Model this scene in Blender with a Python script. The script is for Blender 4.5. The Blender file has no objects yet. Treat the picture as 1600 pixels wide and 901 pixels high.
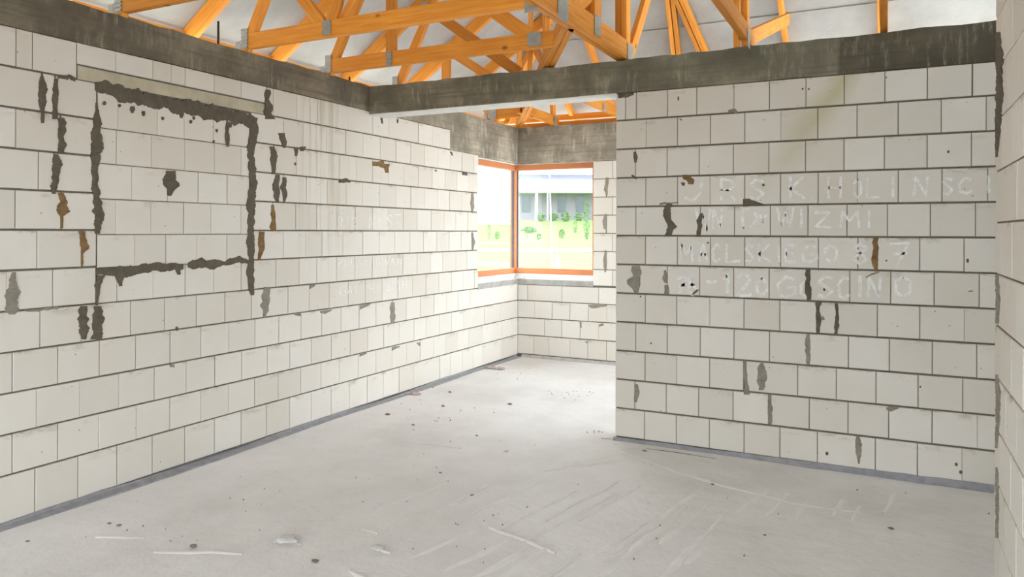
import bpy, math, random
from mathutils import Vector, Matrix
C = bpy.context.scene.collection
random.seed(7)

# ------------------------------------------------------------------ camera, world, exposure
P = 0.22                       # height of one course of blocks, metres
H = 7.25 * P                   # eye height
F, HY, TH, RO = 1154.0, 361.2, math.radians(26.9), 0.00315
CT, ST = math.cos(TH), math.sin(TH)
cam = bpy.data.cameras.new('camera'); co = bpy.data.objects.new('camera', cam); C.objects.link(co)
cam.sensor_width = 36; cam.lens = F / 1600 * 36; cam.clip_end = 800; cam.clip_start = 0.02
cam.shift_y = -(450.5 - HY) / 1600
co.matrix_world = (Matrix.Translation((0, 0, H)) @ Matrix.Rotation(TH, 4, 'Z')
                   @ Matrix.Rotation(math.radians(90), 4, 'X') @ Matrix.Rotation(RO, 4, 'Z'))
bpy.context.scene.camera = co

w = bpy.data.worlds.new('world'); bpy.context.scene.world = w; w.use_nodes = True
nt = w.node_tree; bg = nt.nodes['Background']
tc = nt.nodes.new('ShaderNodeTexCoord'); sx = nt.nodes.new('ShaderNodeSeparateXYZ')
rp = nt.nodes.new('ShaderNodeValToRGB')
rp.color_ramp.elements[0].position = 0.0; rp.color_ramp.elements[0].color = (0.93, 0.96, 1, 1)
rp.color_ramp.elements[1].position = 1.0; rp.color_ramp.elements[1].color = (0.80, 0.90, 1, 1)
nt.links.new(tc.outputs['Generated'], sx.inputs[0]); nt.links.new(sx.outputs['Z'], rp.inputs[0])
nt.links.new(rp.outputs[0], bg.inputs['Color']); bg.inputs['Strength'].default_value = 3.0
vs = bpy.context.scene.view_settings
vs.view_transform = 'Standard'; vs.look = 'None'; vs.gamma = 1; vs.use_curve_mapping = False
vs.exposure = 1.38

# ------------------------------------------------------------------ geometry of the view (for measuring only)
def ray(px, py):
    dx, dy = px - 800, HY - py
    t, e = (dx - RO * dy) / F, (dy + RO * dx) / F
    return Vector((t * CT - ST, t * ST + CT, e))
def onp(px, py, p0, n):
    r = ray(px, py); o = Vector((0, 0, H)); n = Vector(n)
    return o + r * ((Vector(p0) - o).dot(n) / r.dot(n))
def onX(px, py, X): return onp(px, py, (X, 0, 0), (1, 0, 0))
def onY(px, py, Y): return onp(px, py, (0, Y, 0), (0, 1, 0))
def onZ(px, py, Z=0): return onp(px, py, (0, 0, Z), (0, 0, 1))
def cw(d, lat, z): return Vector((lat * CT - d * ST, lat * ST + d * CT, z))   # depth / lateral -> world

XL, YP, YB, XR = -4.21, 5.418, 8.47, 0.42
XP0 = onY(962, 450, YP).x
YR1 = onX(1555, 450, XR).y
YW0 = onX(747, 350, XL).y        # left wall's window opening starts
XW1 = onY(927, 350, YB).x        # back wall's window opening ends
def rz(r): return H + r * P      # courses above the eye -> height

# ------------------------------------------------------------------ materials
def mat(name):
    m = bpy.data.materials.new(name); m.use_nodes = True
    return m, m.node_tree.nodes, m.node_tree.links, m.node_tree.nodes['Principled BSDF']
def N(nd, t, **k):
    n = nd.new(t)
    for a, v in k.items():
        if a in n.inputs: n.inputs[a].default_value = v
        else: setattr(n, a, v)
    return n
def ramp(nd, lk, src, stops):
    r = nd.new('ShaderNodeValToRGB'); e = r.color_ramp.elements
    while len(e) > 1: e.remove(e[-1])
    e[0].position = stops[0][0]; e[0].color = (*stops[0][1], 1)
    for p, c in stops[1:]:
        x = e.new(p); x.color = (*c, 1)
    lk.new(src, r.inputs[0]); return r.outputs[0]
def mix(nd, lk, f, a, b, mode='MIX'):
    m = nd.new('ShaderNodeMix'); m.data_type = 'RGBA'; m.blend_type = mode
    if isinstance(f, float): m.inputs[0].default_value = f
    else: lk.new(f, m.inputs[0])
    for s, i in ((a, 6), (b, 7)):
        if isinstance(s, tuple): m.inputs[i].default_value = (*s, 1)
        else: lk.new(s, m.inputs[i])
    return m.outputs[2]
def math_(nd, lk, op, a, b=None, clamp=False):
    m = nd.new('ShaderNodeMath'); m.operation = op; m.use_clamp = clamp
    for s, i in ((a, 0), (b, 1)):
        if s is None: continue
        if isinstance(s, (int, float)): m.inputs[i].default_value = s
        else: lk.new(s, m.inputs[i])
    return m.outputs[0]
def pos(nd): return nd.new('ShaderNodeNewGeometry').outputs['Position']
def scaled(nd, lk, v, sc):
    m = nd.new('ShaderNodeMapping'); m.inputs['Scale'].default_value = sc; lk.new(v, m.inputs[0]); return m.outputs[0]
def noise(nd, lk, v, s, d=3, r=0.6):
    n = nd.new('ShaderNodeTexNoise'); n.inputs['Scale'].default_value = s; n.inputs['Detail'].default_value = d
    n.inputs['Roughness'].default_value = r; lk.new(v, n.inputs['Vector']); return n.outputs[0]
def bump(nd, lk, b, h, strength, dist=0.01):
    n = nd.new('ShaderNodeBump'); n.inputs['Strength'].default_value = strength; n.inputs['Distance'].default_value = dist
    lk.new(h, n.inputs['Height']); lk.new(n.outputs[0], b.inputs['Normal'])

def plain(name, col, rough=0.8, metal=0, var=0.12, ns=8, bs=0.2):
    m, nd, lk, b = mat(name); p = pos(nd)
    n = noise(nd, lk, p, ns, 5)
    c = ramp(nd, lk, n, [(0.3, tuple(x * (1 - var) for x in col)), (0.7, tuple(min(1, x * (1 + var)) for x in col))])
    lk.new(c, b.inputs['Base Color']); b.inputs['Roughness'].default_value = rough; b.inputs['Metallic'].default_value = metal
    if bs: bump(nd, lk, b, noise(nd, lk, p, ns * 8, 4), bs, 0.004)
    return m

def block_mat(name, kind):
    m, nd, lk, b = mat(name); p = pos(nd)
    oi = nd.new('ShaderNodeObjectInfo')
    c = ramp(nd, lk, oi.outputs['Random'], [(0, (0.695, 0.665, 0.595)), (0.5, (0.74, 0.712, 0.65)), (1, (0.78, 0.757, 0.70))])
    n = noise(nd, lk, p, 2.3, 4)
    c = mix(nd, lk, ramp(nd, lk, n, [(0.45, (0, 0, 0)), (0.75, (.35, .35, .35))]), c, (0.66, 0.60, 0.49))
    # small smudges
    n2 = noise(nd, lk, scaled(nd, lk, p, (1, 1, 1.6)), 7, 6, 0.7)
    c = mix(nd, lk, ramp(nd, lk, n2, [(0.66, (0, 0, 0)), (0.78, (.45, .45, .45))]), c, (0.50, 0.46, 0.39))
    # dirt smeared along the upper arrises next to the bed joints
    tco = nd.new('ShaderNodeTexCoord'); so_ = nd.new('ShaderNodeSeparateXYZ'); lk.new(tco.outputs['Object'], so_.inputs[0])
    top = math_(nd, lk, 'MULTIPLY', math_(nd, lk, 'SUBTRACT', so_.outputs['Z'], .26), 4.5, True)
    sm = ramp(nd, lk, noise(nd, lk, scaled(nd, lk, p, (1, 1, 2.5)), 5.5, 6, .75), [(0.53, (0, 0, 0)), (0.66, (.8, .8, .8))])
    c = mix(nd, lk, math_(nd, lk, 'MULTIPLY', top, sm), c, (0.42, 0.37, 0.29))
    # pin holes
    v = nd.new('ShaderNodeTexVoronoi'); v.inputs['Scale'].default_value = 9; lk.new(p, v.inputs['Vector'])
    c = mix(nd, lk, ramp(nd, lk, v.outputs['Distance'], [(0.03, (.7, .7, .7)), (0.06, (0, 0, 0))]), c, (0.25, 0.22, 0.17))
    s = nd.new('ShaderNodeSeparateXYZ'); lk.new(p, s.inputs[0])
    if kind == 'left':     # rusty run-off streaks below the beam
        y0 = onX(505, 300, XL).y
        d = math_(nd, lk, 'ABSOLUTE', math_(nd, lk, 'SUBTRACT', s.outputs['Y'], y0))
        msk = math_(nd, lk, 'SUBTRACT', 1.0, math_(nd, lk, 'MULTIPLY', d, 2.6), True)
        up = math_(nd, lk, 'MULTIPLY', math_(nd, lk, 'SUBTRACT', s.outputs['Z'], H - 0.5), 0.9, True)
        st = noise(nd, lk, scaled(nd, lk, p, (1, 12, 0.35)), 1.2, 4, .7)
        f = math_(nd, lk, 'MULTIPLY', math_(nd, lk, 'MULTIPLY', msk, up), ramp(nd, lk, st, [(0.48, (0, 0, 0)), (0.68, (.95, .95, .95))]))
        c = mix(nd, lk, f, c, (0.40, 0.33, 0.20))
    if kind == 'part':     # damp greenish trace slanting down from the beam
        a = onY(1325, 110, YP); bb = onY(1200, 290, YP)
        k = (bb.x - a.x) / (bb.z - a.z)
        xx = math_(nd, lk, 'SUBTRACT', s.outputs['X'], math_(nd, lk, 'MULTIPLY', math_(nd, lk, 'SUBTRACT', s.outputs['Z'], a.z), k))
        n3 = noise(nd, lk, p, 3, 3)
        d = math_(nd, lk, 'ABSOLUTE', math_(nd, lk, 'SUBTRACT', math_(nd, lk, 'ADD', xx, math_(nd, lk, 'MULTIPLY', n3, 0.14)), a.x + 0.07))
        msk = math_(nd, lk, 'SUBTRACT', 1.0, math_(nd, lk, 'MULTIPLY', d, 6.5), True)
        up = math_(nd, lk, 'MULTIPLY', math_(nd, lk, 'SUBTRACT', s.outputs['Z'], bb.z - .1), 1.5, True)
        c = mix(nd, lk, math_(nd, lk, 'MULTIPLY', math_(nd, lk, 'MULTIPLY', msk, up), 0.75), c, (0.50, 0.47, 0.27))
    lk.new(c, b.inputs['Base Color']); b.inputs['Roughness'].default_value = 0.85
    bump(nd, lk, b, noise(nd, lk, p, 60, 4), 0.12, 0.003)
    return m
M = {}
M['block_left'] = block_mat('block_left', 'left'); M['block_part'] = block_mat('block_partition', 'part')
M['block'] = block_mat('block_plain', 'x')
M['mortar'] = plain('mortar_joint', (0.15, 0.135, 0.11), 0.95, var=.25, ns=14)
M['patch'] = plain('mortar_patch', (0.125, 0.105, 0.078), 0.95, var=.2, ns=20, bs=.5)
M['patch_grey'] = plain('mortar_patch_grey', (0.27, 0.25, 0.205), 0.95, var=.2, ns=20, bs=.5)
M['patch_brown'] = plain('mortar_patch_brown', (0.22, 0.135, 0.055), 0.95, var=.35, ns=25, bs=.5)
M['lintel'] = plain('lintel_concrete', (0.52, 0.48, 0.36), 0.9, var=.2, ns=5)
M['strip'] = plain('damp_proof_felt', (0.30, 0.30, 0.32), 0.7, var=.18, ns=16, bs=.6)
M['smear'] = plain('mortar_smear', (0.47, 0.46, 0.45), 0.95, var=.2, ns=16, bs=.6)
M['sill'] = plain('sill_concrete', (0.42, 0.41, 0.38), 0.9, var=.2, ns=9)
M['white'] = plain('white_plastic', (0.82, 0.82, 0.82), 0.6, var=.03)
M['metal'] = plain('galvanised_steel', (0.42, 0.43, 0.40), 0.5, .6, var=.15, ns=30, bs=.1)
M['rod'] = plain('rusty_rod', (0.10, 0.035, 0.03), 0.8, .2)
M['gasket'] = plain('gasket', (0.12, 0.14, 0.2), 0.5, bs=0)

def concrete(name, base, dark_from=None):
    m, nd, lk, b = mat(name); p = pos(nd)
    n = noise(nd, lk, p, 2.2, 6, .65)
    c = ramp(nd, lk, n, [(0.3, tuple(x * .6 for x in base)), (0.5, base), (0.68, tuple(x * 1.75 for x in base))])
    # horizontal shutter-board marks
    nb = noise(nd, lk, scaled(nd, lk, p, (.6, .6, 14)), 2.2, 3)
    c = mix(nd, lk, ramp(nd, lk, nb, [(0.5, (0, 0, 0)), (0.65, (.5, .5, .5))]), c, tuple(x * .62 for x in base))
    if dark_from is not None:      # a darker pour
        s = nd.new('ShaderNodeSeparateXYZ'); lk.new(p, s.inputs[0])
        st = math_(nd, lk, 'MULTIPLY', math_(nd, lk, 'SUBTRACT', math_(nd, lk, 'ADD', s.outputs['X'], math_(nd, lk, 'MULTIPLY', n, .1)), dark_from + .05), 40, True)
        c = mix(nd, lk, math_(nd, lk, 'MULTIPLY', st, .68), c, (0.055, 0.042, 0.028))
    # pale vertical lime runs, gathered in places
    ns_ = noise(nd, lk, scaled(nd, lk, p, (15, 15, 2.2)), 1.6, 5, .75)
    ng = noise(nd, lk, scaled(nd, lk, p, (1, 1, 2)), 2.4, 2)
    f = math_(nd, lk, 'MULTIPLY', ramp(nd, lk, ns_, [(0.50, (0, 0, 0)), (0.68, (.8, .8, .8))]), ramp(nd, lk, ng, [(0.45, (0, 0, 0)), (0.6, (1, 1, 1))]))
    c = mix(nd, lk, f, c, tuple(min(1, x * 2.3) for x in base))
    lk.new(c, b.inputs['Base Color']); b.inputs['Roughness'].default_value = 0.85
    bump(nd, lk, b, n, .4, .02)
    return m
M['beam_left'] = concrete('concrete_left', (0.165, 0.145, 0.105))
M['beam_cross'] = concrete('concrete_cross', (0.185, 0.175, 0.125), dark_from=onY(1308, 80, YP).x)
M['beam_back'] = concrete('concrete_back', (0.30, 0.275, 0.22))
M['beam_soffit'] = plain('concrete_soffit', (0.74, 0.73, 0.69), .9)  # pale tone carries the light on the underside, plus its own whitish colour

def wood(name, ca, cb, knots=True):
    m, nd, lk, b = mat(name)
    tcn = nd.new('ShaderNodeTexCoord'); oi = nd.new('ShaderNodeObjectInfo')
    ad = nd.new('ShaderNodeVectorMath'); ad.operation = 'ADD'; lk.new(tcn.outputs['Object'], ad.inputs[0])
    cx = nd.new('ShaderNodeCombineXYZ'); lk.new(math_(nd, lk, 'MULTIPLY', oi.outputs['Random'], 37.0), cx.inputs[0]); lk.new(cx.outputs[0], ad.inputs[1])
    v = ad.outputs[0]
    g = noise(nd, lk, scaled(nd, lk, v, (1.5, 26, 26)), 1.6, 5, .6)
    c = ramp(nd, lk, g, [(0.3, ca), (0.7, cb)])
    c = mix(nd, lk, ramp(nd, lk, noise(nd, lk, v, 2, 2), [(.3, (0, 0, 0)), (.7, (.35, .35, .35))]), c, tuple(x * .72 for x in ca))
    if knots:
        vo = nd.new('ShaderNodeTexVoronoi'); vo.inputs['Scale'].default_value = 3.4
        lk.new(scaled(nd, lk, v, (1, 1.7, 1.7)), vo.inputs['Vector'])
        c = mix(nd, lk, ramp(nd, lk, vo.outputs['Distance'], [(0.05, (.8, .8, .8)), (0.11, (0, 0, 0))]), c, (0.16, 0.045, 0.012))
    hs = nd.new('ShaderNodeHueSaturation'); lk.new(c, hs.inputs['Color'])
    lk.new(math_(nd, lk, 'ADD', math_(nd, lk, 'MULTIPLY', oi.outputs['Random'], .35), .83), hs.inputs['Value'])
    lk.new(hs.outputs[0], b.inputs['Base Color']); b.inputs['Roughness'].default_value = .65
    bump(nd, lk, b, g, .15, .003)
    return m
M['wood'] = wood('orange_spruce', (0.70, 0.235, 0.018), (0.92, 0.39, 0.05))
M['frame'] = wood('window_wood', (0.60, 0.21, 0.075), (0.68, 0.26, 0.10), False)

def membrane():
    m, nd, lk, b = mat('roof_membrane'); p = pos(nd)
    n = noise(nd, lk, p, 1.6, 5, .6)
    c = ramp(nd, lk, n, [(.3, (.36, .36, .34)), (.7, (.53, .53, .515))])
    lk.new(c, b.inputs['Base Color']); b.inputs['Roughness'].default_value = .7
    bump(nd, lk, b, noise(nd, lk, p, 4, 4), .35, .03)
    tr = nd.new('ShaderNodeBsdfTranslucent'); lk.new(c, tr.inputs[0])
    mx = nd.new('ShaderNodeMixShader'); mx.inputs[0].default_value = .08
    lk.new(b.outputs[0], mx.inputs[1]); lk.new(tr.outputs[0], mx.inputs[2])
    lk.new(mx.outputs[0], nd['Material Output'].inputs[0])
    return m
M['membrane'] = membrane()

def glass():
    m, nd, lk, b = mat('window_glass'); nd.remove(b)
    t = nd.new('ShaderNodeBsdfTransparent'); t.inputs[0].default_value = (.95, .98, .98, 1)
    g = nd.new('ShaderNodeBsdfGlossy'); g.inputs['Roughness'].default_value = .02
    fr = nd.new('ShaderNodeFresnel'); fr.inputs[0].default_value = 1.45
    ge = nd.new('ShaderNodeNewGeometry')
    mx = nd.new('ShaderNodeMixShader'); lk.new(math_(nd, lk, 'MULTIPLY', fr.outputs[0], math_(nd, lk, 'SUBTRACT', 1.0, ge.outputs['Backfacing'])), mx.inputs[0]); lk.new(t.outputs[0], mx.inputs[1]); lk.new(g.outputs[0], mx.inputs[2])
    lk.new(mx.outputs[0], nd['Material Output'].inputs[0]); return m
M['glass'] = glass()

def chalk():
    m, nd, lk, b = mat('chalk'); p = pos(nd)
    f = noise(nd, lk, p, 30, 5, .8)
    c = ramp(nd, lk, f, [(.42, (.74, .72, .68)), (.60, (.93, .95, .935))])
    lk.new(c, b.inputs['Base Color']); b.inputs['Roughness'].default_value = .95
    return m
M['chalk'] = chalk()

def floor_mat():
    m, nd, lk, b = mat('screed'); p = pos(nd)
    n = noise(nd, lk, scaled(nd, lk, p, (1, .8, 1)), 1.1, 6, .6)
    c = ramp(nd, lk, n, [(.3, (.72, .705, .685)), (.5, (.83, .82, .805)), (.7, (.90, .895, .885))])
    n2 = noise(nd, lk, p, 9, 6, .7)
    c = mix(nd, lk, ramp(nd, lk, n2, [(.55, (0, 0, 0)), (.75, (.5, .5, .5))]), c, (.70, .69, .67))
    v = nd.new('ShaderNodeTexVoronoi'); v.inputs['Scale'].default_value = 5; lk.new(p, v.inputs['Vector'])
    c = mix(nd, lk, ramp(nd, lk, v.outputs['Distance'], [(0.015, (.6, .6, .6)), (0.035, (0, 0, 0))]), c, (.35, .32, .29))
    lk.new(c, b.inputs['Base Color']); b.inputs['Roughness'].default_value = .6
    bump(nd, lk, b, math_(nd, lk, 'ADD', noise(nd, lk, p, 3.5, 6, .6), math_(nd, lk, 'MULTIPLY', noise(nd, lk, p, 40, 4, .7), .12)), .45, .03)
    return m
M['floor'] = floor_mat()
M['ridge'] = plain('ridge_dust', (.90, .895, .885), .7, var=.05, ns=12)
M['chip'] = plain('chip_grey', (.24, .20, .17), .9); M['chip_pink'] = plain('chip_pink', (.55, .42, .40), .9)
M['chip_white'] = plain('chip_white', (.70, .69, .675), .9)

# ------------------------------------------------------------------ builders
def me(name, vs_, fs, m=None):
    d = bpy.data.meshes.new(name); d.from_pydata([tuple(v) for v in vs_], [], fs); d.update()
    if m: d.materials.append(m)
    return d
def link(name, data, parent=None, loc=None):
    o = bpy.data.objects.new(name, data); C.objects.link(o)
    if loc is not None: o.location = loc
    if parent: o.parent = parent
    return o
def empty(name, loc=(0, 0, 0)): return link(name, None, None, loc)
def tag(o, label=None, cat=None, group=None, kind=None):
    if label: o['label'] = label
    if cat: o['category'] = cat
    if group: o['group'] = group
    if kind: o['kind'] = kind
    return o
def rel(o, parent):            # parent keeping world place (parents here carry translation only)
    if parent:
        o.parent = parent; o.location = Vector(o.location) - Vector(parent.location)
    return o
class MB:
    def __init__(s): s.v = []; s.f = []
    def add(s, vs_, fs):
        k = len(s.v); s.v += [Vector(v) for v in vs_]; s.f += [tuple(i + k for i in f) for f in fs]
    def box(s, a, b):
        x0, y0, z0 = a; x1, y1, z1 = b
        s.add([(x0, y0, z0), (x1, y0, z0), (x1, y1, z0), (x0, y1, z0), (x0, y0, z1), (x1, y0, z1), (x1, y1, z1), (x0, y1, z1)],
              [(0, 3, 2, 1), (4, 5, 6, 7), (0, 1, 5, 4), (1, 2, 6, 5), (2, 3, 7, 6), (3, 0, 4, 7)])
    def tube(s, pts, r, n=8):
        pts = [Vector(p) for p in pts]; k = len(s.v)
        rs = r if isinstance(r, (list, tuple)) else [r] * len(pts)
        for i, p in enumerate(pts):
            d = (pts[min(i + 1, len(pts) - 1)] - pts[max(i - 1, 0)]).normalized()
            a = d.orthogonal().normalized(); b = d.cross(a)
            for j in range(n):
                an = 2 * math.pi * j / n
                s.v.append(p + (a * math.cos(an) + b * math.sin(an)) * rs[i])
        for i in range(len(pts) - 1):
            for j in range(n):
                s.f.append((k + i * n + j, k + i * n + (j + 1) % n, k + (i + 1) * n + (j + 1) % n, k + (i + 1) * n + j))
        s.f.append(tuple(k + j for j in range(n))[::-1]); s.f.append(tuple(k + (len(pts) - 1) * n + j for j in range(n)))
    def build(s, name, m, parent=None, origin=None):
        o = Vector(origin) if origin is not None else (Vector(parent.location) if parent else Vector((0, 0, 0)))
        ob = link(name, me(name, [v - o for v in s.v], s.f, m), None, o)
        return rel(ob, parent) if parent else ob
def bx(name, a, b, m, parent=None, bev=0.0):
    t = MB(); t.box([x for x in a], [x for x in b])
    o = t.build(name, m, parent, origin=[(a[i] + b[i]) / 2 for i in range(3)])
    if bev:
        mo = o.modifiers.new('b', 'BEVEL'); mo.width = bev; mo.segments = 2
    return o
def bar(name, A, B, nrm, th, dep, m, parent=None):
    """timber from A to B; th across nrm, dep in plane; local X runs with the grain"""
    A, B, nrm = Vector(A), Vector(B), Vector(nrm).normalized()
    x = (B - A).normalized(); y = (nrm - x * nrm.dot(x)).normalized(); z = x.cross(y)
    L = (B - A).length; c = 0.004
    prof = [(-th/2 + c, -dep/2), (th/2 - c, -dep/2), (th/2, -dep/2 + c), (th/2, dep/2 - c), (th/2 - c, dep/2), (-th/2 + c, dep/2), (-th/2, dep/2 - c), (-th/2, -dep/2 + c)]
    v = [(-L/2, a, b) for a, b in prof] + [(L/2, a, b) for a, b in prof]
    f = [(i, (i + 1) % 8, 8 + (i + 1) % 8, 8 + i) for i in range(8)] + [tuple(range(8))[::-1], tuple(range(8, 16))]
    o = link(name, me(name, v, [tuple(reversed(q)) for q in f], m))
    mt = Matrix((x, y, z)).transposed().to_4x4(); mt.translation = (A + B) / 2
    if parent: mt.translation = (A + B) / 2 - Vector(parent.location); o.parent = parent
    o.matrix_local = mt
    return o
def plate(c, nrm, w_, h_, parent, name='nail_plate', ribs=0, up=(0, 0, 1)):
    n = Vector(nrm).normalized(); u = Vector(up); s = u.cross(n).normalized(); t = MB(); c = Vector(c)
    def quadbox(cc, ww, hh, tt):
        vs_ = [cc + s * a * ww / 2 + u * b * hh / 2 + n * e * tt / 2 for e in (-1, 1) for a, b in ((-1, -1), (1, -1), (1, 1), (-1, 1))]
        t.add(vs_, [(0, 3, 2, 1), (4, 5, 6, 7), (0, 1, 5, 4), (1, 2, 6, 5), (2, 3, 7, 6), (3, 0, 4, 7)])
    quadbox(c, w_, h_, .003)
    for i in range(ribs):
        quadbox(c + u * h_ * ((i + .5) / ribs - .5) + n * .004, w_, h_ / ribs * .45, .008)
    return t.build(name, M['metal'], parent, origin=c)

# block meshes: unit front 1 x 1, front face at y = 0, with worn arrises; five variants
BM = {}
def block_mesh(mk, var):
    if (mk, var) in BM: return BM[mk, var]
    r = random.Random(var * 13 + 5)
    cx, cz, cy = .013, .016, .014
    co_ = [(-.5, -.5), (.5, -.5), (.5, .5), (-.5, .5)]
    ring = []
    for i, (x, z) in enumerate(co_):
        k = r.choice([1, 1, 1.6, 2.6]) if var else 1
        sx, sz = (1 if x > 0 else -1), (1 if z > 0 else -1)
        ring.append(((x - sx * cx * k, z - sz * cz), (x - sx * cx, z - sz * cz * k)))
    pts = [ring[0][1], ring[0][0], ring[1][0], ring[1][1], ring[2][1], ring[2][0], ring[3][0], ring[3][1]]
    v = [(x, 0, z) for x, z in pts]
    out = [(-.5, -.5), (-.5, -.5), (.5, -.5), (.5, -.5), (.5, .5), (.5, .5), (-.5, .5), (-.5, .5)]
    v += [(x, cy, z) for x, z in co_] + [(x, 1, z) for x, z in co_]
    f = [tuple(range(8)), (1, 8, 9, 2), (3, 9, 10, 4), (5, 10, 11, 6), (7, 11, 8, 0), (0, 8, 1), (2, 9, 3), (4, 10, 5), (6, 11, 7)]
    f += [(8, 12, 13, 9), (9, 13, 14, 10), (10, 14, 15, 11), (11, 15, 12, 8), (12, 15, 14, 13)]
    BM[mk, var] = me('block', v, f, M[mk]); return BM[mk, var]
class Wall:
    """wall frame: u along, face plane, rotation; blocks are children of its mortar core"""
    def __init__(s, name, axis, face, inward, mk):
        s.axis, s.face, s.inw, s.mk = axis, face, inward, mk
        s.root = None; s.name = name; s.core = MB()
    def pt(s, u, z, off=0.0):      # off > 0: towards the room
        return Vector((s.face + off * s.inw, u, z)) if s.axis == 'Y' else Vector((u, s.face + off * s.inw, z))
    def rect(s, u0, u1, z0, z1, rec=.0075, th=.226):
        a, b = s.pt(u0 + .005, z0, -rec), s.pt(u1 - .005, z1, -rec - th)
        s.core.box([min(a[i], b[i]) for i in range(3)], [max(a[i], b[i]) for i in range(3)])
    def finish(s):
        s.root = s.core.build(s.name, M['mortar'], None, origin=s.pt(0, 0) if s.axis == 'X' else s.pt(0, 0)); tag(s.root, kind='structure'); return s.root
    def U(s, px, py=360): 
        return onX(px, py, s.face).y if s.axis == 'Y' else onY(px, py, s.face).x
    def px(s, px, py, off=0.0):
        q = onX(px, py, s.face) if s.axis == 'Y' else onY(px, py, s.face)
        return (q.y, q.z) if s.axis == 'Y' else (q.x, q.z)
    def block(s, u0, u1, z0, z1, dep=.24, rec=0.0, name='block', mk=None):
        if u1 - u0 < .012: return
        o = link(name, block_mesh(mk or s.mk, random.randrange(5)), s.root)
        j = random.uniform(-.0015, .0015)
        p = s.pt((u0 + u1) / 2, (z0 + z1) / 2, j - rec)
        rot = 0 if s.axis == 'X' else (math.pi / 2 if s.inw > 0 else -math.pi / 2)
        o.location = p - s.root.location; o.rotation_euler = (0, 0, rot); o.scale = (u1 - u0, dep, z1 - z0)
        return o
    def row(s, u0, u1, joints, r0, r1, gapz=.010, **k):
        """joints: list of px x or (px, gap)"""
        js = []
        for q in joints:
            x, g = (q if isinstance(q, tuple) else (q, .0045))
            uu = s.U(x)
            if uu > u0 + .01 and uu < u1 - .01: js.append((uu, g))
        js.sort(); js = [(u0, 0)] + js + [(u1, 0)]
        for (a, ga), (b, gb) in zip(js, js[1:]):
            s.block(a + ga / 2, b - gb / 2, rz(r0) + gapz / 2 + random.uniform(0, .0015), rz(r1) - gapz / 2, **k)

def F_(x): return (x, .0016)          # a tight joint
# ================================================================== FLOOR
fl = MB(); nx, ny = 40, 60
x0, x1, y0, y1 = -4.45, 2.6, -1.6, 8.7
for j in range(ny + 1):
    for i in range(nx + 1):
        X = x0 + (x1 - x0) * i / nx; Y = y0 + (y1 - y0) * j / ny
        z = -.004 + .0035 * math.sin(X * 2.1 + 1.3) * math.cos(Y * 1.7) + .0015 * math.sin(X * 7 + Y * 5)
        fl.v.append(Vector((X, Y, z)))
for j in range(ny):
    for i in range(nx):
        a = j * (nx + 1) + i; fl.f.append((a, a + 1, a + nx + 2, a + nx + 1))
k = len(fl.v); fl.box((x0, y0, -.30), (x1, y1, -.02))
floor = tag(fl.build('floor', M['floor'], None, origin=(0, 0, 0)), kind='structure')
for p in floor.data.polygons: p.use_smooth = p.index < nx * ny

# ================================================================== WALLS
# ---- left wall
WL = Wall('wall_left', 'Y', XL, 1, 'block_left')
uE = WL.U(703)                       # where the top course stops at the deep lintel
YN = WL.U(-25)                       # nearest counted joint
WL.rect(-1.5, uE, 0.02, rz(4.98)); WL.rect(uE, YW0, 0.02, rz(3.95)); WL.rect(YW0, YB + .24, 0.02, rz(-3.07))
WL.finish()
aP, bP = WL.U(150), WL.U(393)
L = lambda k: 5.0 - k                # height of course line k in courses above the eye
# row 0
WL.row(YN, WL.U(119), [24.6, 50.3], 4, 4.98)
WL.row(WL.U(119) + .004, WL.U(415), [F_(180), F_(238), F_(266), 288, F_(334), F_(376)], 4.385, 4.98, rec=-.004)
WL.row(WL.U(417), uE, [426.6, F_(463), 496, F_(527), 582, F_(607), 653.5, F_(675)], 4, 4.98)
WL.block(WL.U(119) + .01, WL.U(414), rz(4.0), rz(4.365), rec=.003, name='lintel', mk='lintel')
rows = {
 1: ([(65.8, .012), (85.8, .012)], [F_(443), F_(473), 510, 540, F_(567), 593.8, 618.7, 641.5, 663, F_(684), F_(703), 721.5, 739.9]),
 2: ([24.2, (95, .012)], [(428, .012), 463, F_(495), F_(530), F_(556), 582, F_(607), F_(631), 653.5, F_(675), F_(695), 713.5, F_(732)]),
 3: ([60, (84.9, .012)], [(433, .01), (443.6, .01), 478.5, F_(511), 540.9, F_(566), F_(593), F_(619), 642, 663.5, F_(684), 702.3, 721.5, (738.3, .01)]),
 4: ([23.8, (96.3, .012)], [(426.4, .01), 462.3, 495, 526.5, 555, 582, F_(606), 630.5, F_(652), 674, 694, 712.3, 731]),
 5: ([58.3, (128.2, .009)], [(406, .01), F_(443), F_(478), 503.5, F_(536), 566.9, 592.8, F_(617), 640.6, 661.5, 682.5, 702, 720.5, (738.5, .01)]),
 6: ([F_(10), 83.3], [431.4, 467.5, 495.5, F_(526), 554.5, 582, F_(606), 630, 652, F_(673), F_(692), 712.3, 730]),
}
for k, (lo, hi) in rows.items():
    WL.row(YN, aP, lo, L(k + 1), L(k), gapz=.011)
    WL.row(bP, YW0, hi, L(k + 1), L(k))
WL.row(YN, YW0, [63.3, (128, .004), F_(155), 205, 258, 307.5, 351.9, 393.4, (412.8, .012), 450.5, 483.5, F_(515), 544.6, 571.5, 597.6, 622.3, F_(645), 666, F_(686), 705.8, 723.5, 741.5], L(8), L(7), gapz=.009)
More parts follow.
